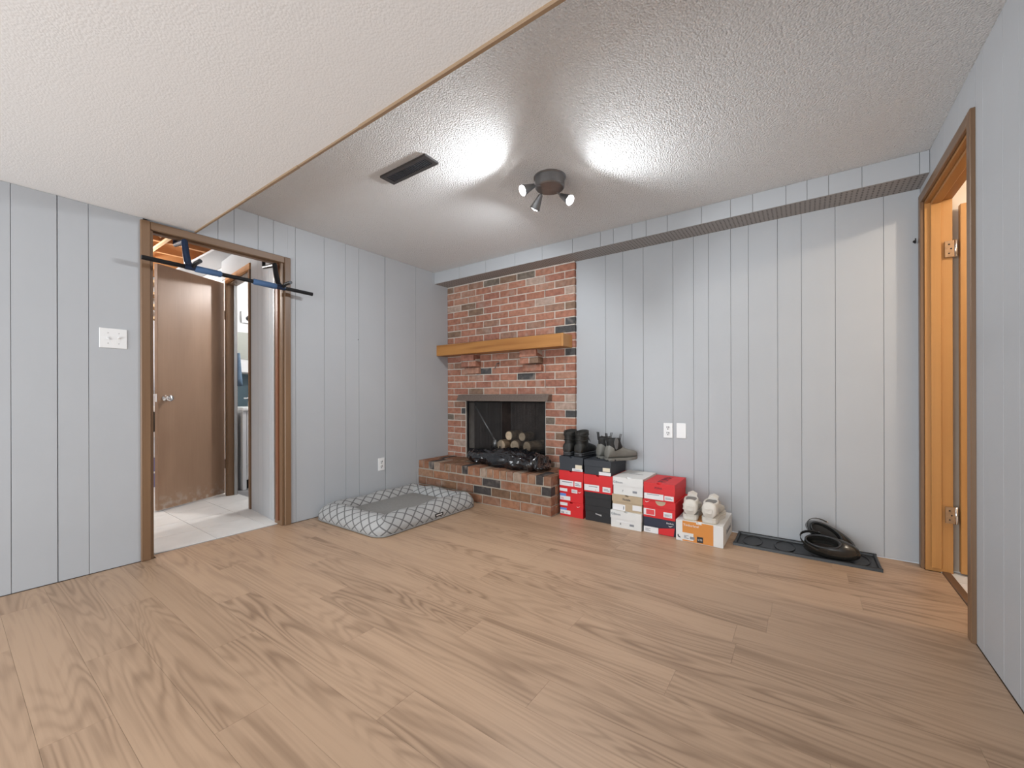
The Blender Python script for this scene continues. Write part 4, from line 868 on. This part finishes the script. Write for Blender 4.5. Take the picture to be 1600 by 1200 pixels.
stk(b, 0.02, 0.60, 0.10, 0.42, 'sticker'); stk(b, 0.64, 0.92, 0.10, 0.42, 'sticker'); ftext(b, '11', 0.48, 0.18, 0.014, 'redprint'); barlines(b, 0.12, 0.55, 0.30, 0.40, 'greyprint', 1); barlines(b, 0.67, 0.88, 0.18, 0.36, 'greyprint', 2)
b = shoebox('shoe_box', -1.664, -1.449, 3.006, 0.376, 0.117, D, 'card_char', 'card_char', 0.052, 'charcoal shoe box under the dark hiking boots')
stk(b, 0.68, 0.95, 0.20, 0.46, 'cream'); stk(b, 0.55, 0.98, 0.02, 0.20, 'sticker'); barlines(b, 0.6, 0.92, 0.06, 0.16, 'greyprint', 2)
# second column
b = shoebox('shoe_box', -1.434, -1.214, 3.010, 0.0, 0.121, D, 'card_black', 'card_black', 0.045, 'bottom black shoe box with small silver logo', notch=False)
MB().prism([(-0.02, 0.058), (0.03, 0.048), (0.03, 0.06), (0.0, 0.062), (-0.02, 0.066)], 1, -b['_hd'] + 0.0016, -b['_hd'] + 0.004).build('logo_print', 'steel', b, local=True)
b = shoebox('shoe_box', -1.436, -1.213, 3.008, 0.121, 0.108, D, 'card_black', 'card_black', 0.045, 'plain black shoe box under a red one', notch=False)
b = shoebox('shoe_box', -1.441, -1.198, 3.002, 0.229, 0.139, D, 'card_red', 'card_red', 0.075, 'red shoe box on the black ones in the second stack')
stk(b, 0.02, 0.54, 0.08, 0.42, 'sticker'); stk(b, 0.66, 0.92, 0.10, 0.38, 'sticker'); barlines(b, 0.18, 0.48, 0.30, 0.38, 'greyprint', 1); ftext(b, '9', 0.42, 0.14, 0.014, 'redprint'); barlines(b, 0.70, 0.89, 0.18, 0.32, 'greyprint', 2)
b = shoebox('shoe_box', -1.440, -1.213, 3.006, 0.368, 0.115, D, 'card_char', 'card_char', 0.05, 'charcoal shoe box under the ankle boots', notch=False)
stk(b, 0.70, 0.96, 0.28, 0.54, 'cream'); stk(b, 0.56, 0.99, 0.02, 0.24, 'sticker')
# third column
b = shoebox('shoe_box', -1.204, -0.967, 2.972, 0.0, 0.125, 0.335, 'card_white', 'card_white', 0.058, 'bottom white shoe box under the tan one')
ftext(b, 'Gibson', 0.18, 0.80, 0.026, 'greyprint', inset=0); ftext(b, '8', 0.33, 0.24, 0.02, 'print'); stk(b, 0.62, 0.76, 0.19, 0.31, 'greyprint', 'print'); barlines(b, 0.2, 0.7, 0.36, 0.44, 'sticker', 1)
b = shoebox('shoe_box', -1.196, -0.965, 2.985, 0.125, 0.120, 0.33, 'card_tan', 'card_tan', 0.052, 'tan kraft shoe box between two white ones', rz=0.0)
ftext(b, 'Noble', 0.49, 0.74, 0.024, 'print', inset=0); stk(b, 0.01, 0.44, 0.02, 0.40, 'sticker'); stk(b, 0.68, 0.97, 0.14, 0.46, 'sticker'); stk(b, 0.38, 0.40, 0.1, 0.3, 'print', 'print', 0.003, 0.0013)
b = shoebox('shoe_box', -1.192, -0.962, 2.992, 0.245, 0.132, 0.33, 'card_white', 'card_white', 0.062, 'white shoe box on top of the third stack')
ftext(b, 'Gibson', 0.17, 0.70, 0.026, 'greyprint', inset=0); ftext(b, '7', 0.33, 0.22, 0.02, 'print'); stk(b, 0.66, 0.80, 0.17, 0.29, 'greyprint', 'print')
text('print', 'Gibson', 0.04, 'greyprint', b, Matrix.Translation((0.0, 0.02, 0.1322)) @ Matrix.Rotation(0, 4, 'Z'), 0.0002)
# fourth column
b = shoebox('shoe_box', -0.956, -0.736, 2.990, 0.0, 0.113, D, 'card_navy', 'card_navy', 0.06, 'navy and red shoe box at the bottom of the fourth stack', notch=False)
hw, hd_ = b['_hw'], b['_hd']
MB().prism([(-0.005, 0.003), (hw - 0.012, 0.003), (hw - 0.004, 0.062), (0.02, 0.047), (-0.005, 0.042)], 1, -hd_ - 0.0008, -hd_ + 0.004).build('red_panel', 'card_red', b, local=True)
stk(b, 0.0, 0.47, 0.02, 0.40, 'sticker', inset=0); barlines(b, 0.05, 0.22, 0.12, 0.32, 'greyprint', 3, 0); ftext(b, 'Reebok', 0.84, 0.80, 0.016, 'whiteprint', inset=0); swoosh(b, 0.86, 0.64, 0.03, 'whiteprint')
b = shoebox('shoe_box', -0.957, -0.728, 2.985, 0.113, 0.128, 0.335, 'card_red', 'card_red', 0.05, 'red shoe box with torn tan patch in the middle of the fourth stack', notch=False, rz=-0.03)
stk(b, 0.02, 0.38, 0.12, 0.48, 'sticker'); stk(b, 0.10, 0.36, 0.16, 0.44, 'redprint', 'print', 0.003, 0.0014); stk(b, 0.64, 0.90, 0.14, 0.42, 'sticker'); barlines(b, 0.67, 0.87, 0.2, 0.34, 'greyprint', 3); swoosh(b, 0.14, 0.88, 0.03, 'whiteprint')
pts = [(0.012 + 0.036*math.cos(q), 0.1255 - 0.032*math.sin(q)) for q in [PI*i/10 for i in range(11)]]
MB().prism(pts, 1, -b['_hd'] - 0.001, -b['_hd'] + 0.002).build('torn_patch', 'card_tan', b, local=True)
b = shoebox('shoe_box', -0.952, -0.736, 2.978, 0.241, 0.126, 0.33, 'card_red', 'card_red', 0.072, 'red shoe box with dark lettering on its lid topping the fourth stack')
stk(b, 0.01, 0.64, 0.06, 0.38, 'sticker'); stk(b, 0.67, 0.96, 0.08, 0.34, 'sticker'); barlines(b, 0.1, 0.5, 0.30, 0.37, 'greyprint', 1); barlines(b, 0.7, 0.92, 0.16, 0.3, 'greyprint', 2); ftext(b, 'PUMA', 0.48, 0.72, 0.02, 'dkredprint', inset=0)
text('print', 'PUMA', 0.085, 'dkredprint', b, Matrix.Translation((0.005, 0.0, 0.1266)) @ Matrix.Rotation(PI/2, 4, 'Z'), 0.0002, sx=1.0)
# orange and white box
b = shoebox('shoe_box', -0.722, -0.430, 2.950, 0.0, 0.142, 0.385, 'card_white', 'card_white', 0.139, 'orange and white shoe box under the white sneakers', notch=True)
hw, hd_ = b['_hw'], b['_hd']
bx(-hw + 0.042, hw - 0.058, -hd_ - 0.0008, -hd_ + 0.002, 0.062, 0.129).build('orange_band', 'card_orange', b, local=True)
for p, q in ((-hw + 0.042, -0.017), (0.017, hw - 0.058)): bx(p, q, -hd_ - 0.0008, -hd_ + 0.002, 0.129, 0.140).build('orange_band', 'card_orange', b, local=True)
bx(-hw + 0.112, hw - 0.058, -hd_ - 0.0008, -hd_ + 0.002, 0.004, 0.062).build('orange_band', 'card_orange', b, local=True)
bx(-hw + 0.042, -hw + 0.112, -hd_ - 0.0008, -hd_ + 0.002, 0.004, 0.013).build('orange_band', 'card_orange', b, local=True)
bx(-hw + 0.042, hw - 0.058, -hd_ + 0.030, hd_ - 0.001, 0.1405, 0.1424).build('orange_band', 'card_orange', b, local=True)
ftext(b, 'Timberland', 0.33, 0.80, 0.021, 'whiteprint', inset=0); stk(b, 0.46, 0.59, 0.07, 0.34, 'card_black', 'logo_patch', 0, 0.0016); ftext(b, 'CTS', 0.525, 0.20, 0.016, 'sticker', inset=-0.001)
stk(b, 0.31, 0.41, 0.16, 0.28, 'greyprint', 'print', 0, 0.0014); barlines(b, 0.18, 0.28, 0.16, 0.34, 'greyprint', 3, 0)
MB().prism([(-hw + 0.012, 0.026), (-hw + 0.03, 0.020), (-hw + 0.03, 0.025), (-hw + 0.019, 0.032), (-hw + 0.017, 0.042), (-hw + 0.010, 0.042)], 1, -hd_ - 0.001, -hd_ + 0.001).build('logo_print', 'print', b, local=True)
text('print', 'Timberland', 0.045, 'greyprint', b, Matrix.Translation((hw + 0.0008, 0.03, 0.07)) @ Matrix.Rotation(PI/2, 4, 'Z') @ Matrix.Rotation(PI/2, 4, 'X'), 0.0003)
for o in bpy.data.objects:
    for k in ('_hd', '_hw', '_h'):
        if k in o: del o[k]

# ------------------------------------------------------------------ FOOTWEAR
def ring_xy(cx, cy, rx, ry, z, n_=20, e=2.4, tilt=0.0):
    out = []
    for j in range(n_):
        q = 2*PI*j/n_; c, s_ = math.cos(q), math.sin(q)
        out.append((cx + rx*math.copysign(abs(c)**(2/e), c), cy + ry*math.copysign(abs(s_)**(2/e), s_), z + tilt*s_*ry))
    return out
def ring_xz(y, hw, z0, z1, n_=20, e=2.5, cx=0.0):
    zc, hz = (z0+z1)/2, (z1-z0)/2; out = []
    for j in range(n_):
        q = 2*PI*j/n_; c, s_ = math.cos(q), math.sin(q)
        out.append((cx + hw*math.copysign(abs(c)**(2/e), c), y, zc + hz*math.copysign(abs(s_)**(2/e), s_)))
    return out
def sole(t, L, w_, h, mt, name='sole', z0=0.0, k=1.0, toe_up=0.0):
    # outline of a foot sole, heel at y=0, toe at y=L
    pr = [(0.0, .30), (.03, .60), (.10, .74), (.25, .74), (.42, .70), (.58, .85), (.70, 1.0), (.82, .95), (.92, .72), (.98, .42), (1.0, .18)]
    pts = [(w_*a*k, L*y_) for y_, a in pr] + [(-w_*a*k, L*y_) for y_, a in reversed(pr)]
    mb = MB(); mb.rings([[(p[0]*0.96, L*0.5 + (p[1]-L*0.5)*0.985, z0 + toe_up*max(0, p[1]/L - .7)) for p in pts], [(p[0], p[1], z0 + h*0.35 + toe_up*max(0, p[1]/L - .7)) for p in pts], [(p[0], p[1], z0 + h + toe_up*max(0, p[1]/L - .7)) for p in pts]])
    return mb.build(name, mt, t, local=True)
def foot(t, L, w_, z0, zs, mt, name='upper', e=2.4):
    rr = [ring_xz(L*y_, w_*a, z0, z0 + h, 20, e) for (y_, a, h) in zs]
    o = MB().rings(rr).build(name, mt, t, local=True, smooth=True); return o
def hiking_boot(loc, rz, label):
    t = empty('hiking_boot', loc, rz, label, 'boot', 'dark hiking boots')
    L, w_ = 0.29, 0.052
    sole(t, L, w_*1.04, 0.028, 'rubber'); sole(t, L, w_*1.05, 0.006, 'bootgrey', 'sole_stripe', 0.011); sole(t, L, w_*1.05, 0.005, 'bootgrey', 'sole_stripe', 0.027)
    foot(t, L, w_, 0.026, [(.01, .45, .04), (.02, .66, .065), (.06, .78, .085), (.2, .8, .10), (.38, .76, .10), (.52, .80, .085), (.68, .92, .07), (.84, .88, .058), (.95, .6, .045), (.99, .25, .025)], 'boot')
    rr = [ring_xy(0, 0.075 + a, rx, ry, z, 20, 2.2, tl) for (a, rx, ry, z, tl) in ((0.012, .040, .068, .06, 0), (0.006, .041, .066, .10, 0), (0.004, .043, .064, .13, .05), (0.002, .046, .064, .165, .1), (0.0, .050, .068, .19, .12), (0.0, .050, .067, .205, .15), (0.0, .043, .058, .208, .15), (0.004, .036, .05, .15, 0))]
    MB().rings(rr).build('shaft', 'boot', t, local=True, smooth=True)
    for z_, r_ in ((0.135, .046), (0.175, .0495)): MB().tube([(r_*math.cos(q), 0.077 + (r_ + .018)*math.sin(q), z_ + 0.006*math.sin(3*q)) for q in [2*PI*j/20 for j in range(21)]], 0.006, 6, cap=False).build('padded_collar', 'boot', t, local=True, smooth=True)
    for k in range(5):
        yy, z_ = 0.165 - 0.014*k + 0.02, 0.115 + 0.017*k
        MB().tube([(-0.026, yy - 0.008, z_), (0, yy + 0.012, z_ + 0.012), (0.026, yy - 0.008, z_)], 0.003, 5).build('lace', 'bootgrey', t, local=True)
    MB().tube([(-0.012, 0.012, 0.17), (-0.012, 0.004, 0.215), (0.012, 0.004, 0.215), (0.012, 0.012, 0.17)], 0.004, 6).build('pull_loop', 'boot', t, local=True)
    return t
hiking_boot((-1.604, 3.018, 0.493), 0.03, 'dark hiking boot standing nearer the brick chimney')
hiking_boot((-1.500, 3.012, 0.493), -0.05, 'dark hiking boot standing nearer the ankle boots')
def chelsea_boot(loc, rz, label):
    t = empty('ankle_boot', loc, rz, label, 'boot', 'olive grey ankle boots')
    L, w_ = 0.285, 0.048
    sole(t, L, w_*1.04, 0.022, 'chelsea', toe_up=0.02); sole(t, L*0.3, w_*0.8, 0.012, 'chelsea_dark', 'heel')
    foot(t, L, w_, 0.02, [(.01, .42, .04), (.02, .64, .075), (.07, .77, .105), (.2, .78, .115), (.34, .74, .115), (.46, .76, .095), (.6, .88, .075), (.74, .92, .062), (.88, .82, .055), (.96, .55, .045), (.995, .2, .025)], 'chelsea')
    rr = [ring_xy(0, 0.07 + a, rx, ry, z, 20, 2.2, tl) for (a, rx, ry, z, tl) in ((0.012, .0395, .066, .085, .35), (0.006, .038, .060, .12, .15), (0.0, .039, .058, .15, 0), (0.0, .041, .060, .172, 0), (0.0, .037, .055, .174, 0), (0.004, .032, .05, .13, 0))]
    MB().rings(rr).build('shaft', 'chelsea_dark', t, local=True, smooth=True)
    for s_ in (-1, 1):
        pts = [(0.070 + 0.020*math.cos(q)*(1 if math.sin(q) > 0 else 0.75), 0.135 + 0.045*math.sin(q)) for q in [2*PI*j/16 for j in range(16)]]
        xo = 0.0405 * s_
        MB().prism(pts, 0, xo - 0.004, xo + 0.003).build('elastic_gore', 'elastic', t, local=True)
    MB().tube([(-0.008, 0.012, 0.15), (-0.010, 0.004, 0.215), (0.010, 0.004, 0.215), (0.008, 0.012, 0.15)], 0.0045, 6).build('pull_tab', 'chelsea_dark', t, local=True)
    MB().tube([(-0.007, 0.124, 0.16), (-0.009, 0.138, 0.205), (0.009, 0.138, 0.205), (0.007, 0.124, 0.16)], 0.004, 6).build('pull_tab', 'elastic', t, local=True)
    return t
chelsea_boot((-1.362, 3.095, 0.483), -0.55, 'olive grey ankle boot standing beside the hiking boots')
chelsea_boot((-1.265, 3.030, 0.483), -0.62, 'olive grey ankle boot at the outer end of the charcoal box')
def sneaker(loc, rz, label):
    t = empty('sneaker', loc, rz, label, 'shoe', 'white sneakers'); t.scale = (1.18, 1.0, 1.12)
    L, w_ = 0.29, 0.052
    sole(t, L, w_*1.08, 0.034, 'sneaker', toe_up=0.03); sole(t, L, w_*1.04, 0.006, 'gum', 'outsole', 0.0, toe_up=0.03); sole(t, L, w_*1.09, 0.004, 'gum', 'sole_line', 0.024, toe_up=0.03)
    foot(t, L, w_, 0.03, [(.01, .5, .06), (.025, .66, .085), (.07, .76, .095), (.2, .78, .08), (.36, .74, .085), (.5, .78, .08), (.64, .90, .062), (.8, .92, .05), (.92, .7, .04), (.985, .3, .025)], 'sneaker')
    rr = [ring_xy(0, 0.078 + a, rx, ry, z, 20, 2.2, tl) for (a, rx, ry, z, tl) in ((0, .040, .072, .06, 0), (0, .041, .073, .09, 0), (0, .040, .070, .112, .03), (0, .037, .066, .121, .05), (0, .030, .058, .120, .05), (0.004, .027, .052, .09, 0))]
    MB().rings(rr).build('collar', 'sneaker', t, local=True, smooth=True)
    MB().rings([ring_xy(0, 0.082, .029, .055, .09, 16), ring_xy(0, 0.082, .029, .056, .1185, 16, 2.2, .05)]).build('lining', 'sneaker_dark', t, local=True)
    MB().rings([[(x_, 0.125 + 0.05*k_, z_ + 0.012*k_) for x_, z_ in ((-.024, .115), (.024, .115), (.026, .125), (0, .138), (-.026, .125))] for k_ in (0, 0.3, 1)]).build('tongue', 'sneaker', t, local=True, smooth=False)
    for k in range(5):
        yy, z_ = 0.15 + 0.018*k, 0.122 - 0.008*k
        MB().tube([(-0.028, yy, z_ - 0.006), (0, yy + 0.004, z_ + 0.006), (0.028, yy, z_ - 0.006)], 0.0035, 5).build('lace', 'sneaker', t, local=True)
    bx(-0.022, 0.022, 0.0, 0.012, 0.055, 0.09).build('heel_patch', 'sneaker', t, local=True, bevel=0.005)
    for z_ in (0.06, 0.085): MB().tube([(0.041*math.cos(q), 0.045 + 0.044*math.sin(q), z_) for q in [PI + PI*j/10 for j in range(11)]], 0.004, 5).build('seam', 'sneaker', t, local=True, smooth=True)
    return t
sneaker((-0.636, 2.972, 0.1425), 0.10, 'white sneaker on the orange box nearer the red boxes')
sneaker((-0.518, 2.964, 0.1425), -0.03, 'white sneaker on the orange box at the outer side')

# ------------------------------------------------------------------ BOOT TRAY AND CLOGS
TX0, TX1, TY0, TY1 = -0.388, 0.357, 3.066, 3.346
bt = empty('boot_tray', ((TX0+TX1)/2, (TY0+TY1)/2, 0), label='long black rubber boot tray on the floor against the wall', cat='boot tray')
bx(TX0 + 0.004, TX1 - 0.004, TY0 + 0.004, TY1 - 0.004, 0, 0.006).build('base', 'rubber', bt)
def wedge(a, b2, mb):   # sloped rim
    return mb
for (p, q, ax) in (((TY0, 0), 1, 0), ((TY1, 0), -1, 0)):
    y_ = p[0]; MB().prism([(y_, 0), (y_ + 0.020*q, 0), (y_ + 0.016*q, 0.016), (y_ + 0.008*q, 0.020), (y_ + 0.002*q, 0.016)], 0, TX0, TX1).build('rim', 'rubber', bt)
for (x_, q) in ((TX0, 1), (TX1, -1)):
    MB().prism([(x_, 0), (x_ + 0.020*q, 0), (x_ + 0.016*q, 0.016), (x_ + 0.008*q, 0.020), (x_ + 0.002*q, 0.016)], 1, TY0 + 0.01, TY1 - 0.01).xf(Matrix.Identity(4)).build('rim', 'rubber', bt)
for k in range(4):
    cx = TX0 + 0.1 + k * 0.182
    pts = [(cx + 0.055*math.cos(q), 3.206 + 0.105*math.sin(q), 0.0075) for q in [2*PI*j/24 for j in range(25)]]
    MB().tube(pts, 0.004, 6, cap=False).build('oval_ridge', 'rubber', bt, smooth=True)
def clog(loc, rot, label):
    t = empty('clog', loc, label=label, cat='clog', group='black clogs on the boot tray', rot=rot)
    L = 0.27
    # shell with an open oval mouth: outer loft, rim and inner wall
    n_ = 28
    def rg(sx_, sy_, z, cy=0.135, e=2.2): return ring_xy(0, cy, sx_, sy_, z, n_, e)
    MB().rings([rg(.045, .128, .0), rg(.054, .138, .012), rg(.058, .139, .03), rg(.057, .134, .055), rg(.052, .118, .078, .125), rg(.046, .098, .092, .108), rg(.040, .084, .096, .098), rg(.035, .076, .090, .096), rg(.036, .078, .06, .1), rg(.034, .08, .02, .105)]).build('shell', 'clog', t, local=True, smooth=True)
    MB().rings([rg(.0335, .078, .018, .105), rg(.0335, .078, .022, .105)]).build('insole', 'clog_in', t, local=True)
    MB().tube([(0.041*math.cos(q), 0.1 + 0.085*math.sin(q), 0.094) for q in [2*PI*j/28 for j in range(29)]], 0.006, 8, cap=False).build('rim', 'rubber', t, local=True, smooth=True)
    pts = []
    for i in range(13):
        q = PI * i / 12; pts.append((0.058*math.cos(q), 0.075 - 0.085*math.sin(q), 0.085 + 0.03*math.sin(q)))
    rr = []
    for p in pts: rr.append([(p[0], p[1], p[2] - .011), (p[0]*1.06, p[1] - .003, p[2] - .011), (p[0]*1.06, p[1] - .003, p[2] + .011), (p[0], p[1], p[2] + .011)])
    MB().rings(rr).build('heel_strap', 'clog', t, local=True)
    for s_ in (-1, 1): MB().lathe([(0, 0), (0.011, 0), (0.009, 0.004), (0, 0.005)], 12, Matrix.Translation((0.0595*s_, 0.075, 0.085)) @ Matrix.Rotation(PI/2*s_, 4, 'Y')).build('rivet', 'chrome' if s_ < 0 else 'clog', t, local=True)
    return t
def settle(t, z):
    bpy.context.view_layer.update()
    lo = min((c.matrix_world @ v.co).z for c in t.children for v in c.data.vertices)
    t.location.z += z - lo
def eul(*ms):
    m_ = Matrix.Identity(4)
    for q in ms: m_ = m_ @ q
    return tuple(m_.to_euler())
RX = lambda a: Matrix.Rotation(a, 4, 'X')
RY = lambda a: Matrix.Rotation(a, 4, 'Y')
RZ = lambda a: Matrix.Rotation(a, 4, 'Z')
c1 = clog((0.005, 3.305, 0.05), eul(RY(0.5), RX(1.2), RZ(-1.57)), 'black clog propped on its side against the wall on the boot tray')
c2 = clog((-0.005, 3.165, 0.05), eul(RZ(-0.1), RX(0.72), RZ(-1.57)), 'black clog tipped with its open mouth showing on the boot tray')
settle(c1, 0.0115); settle(c2, 0.0115)
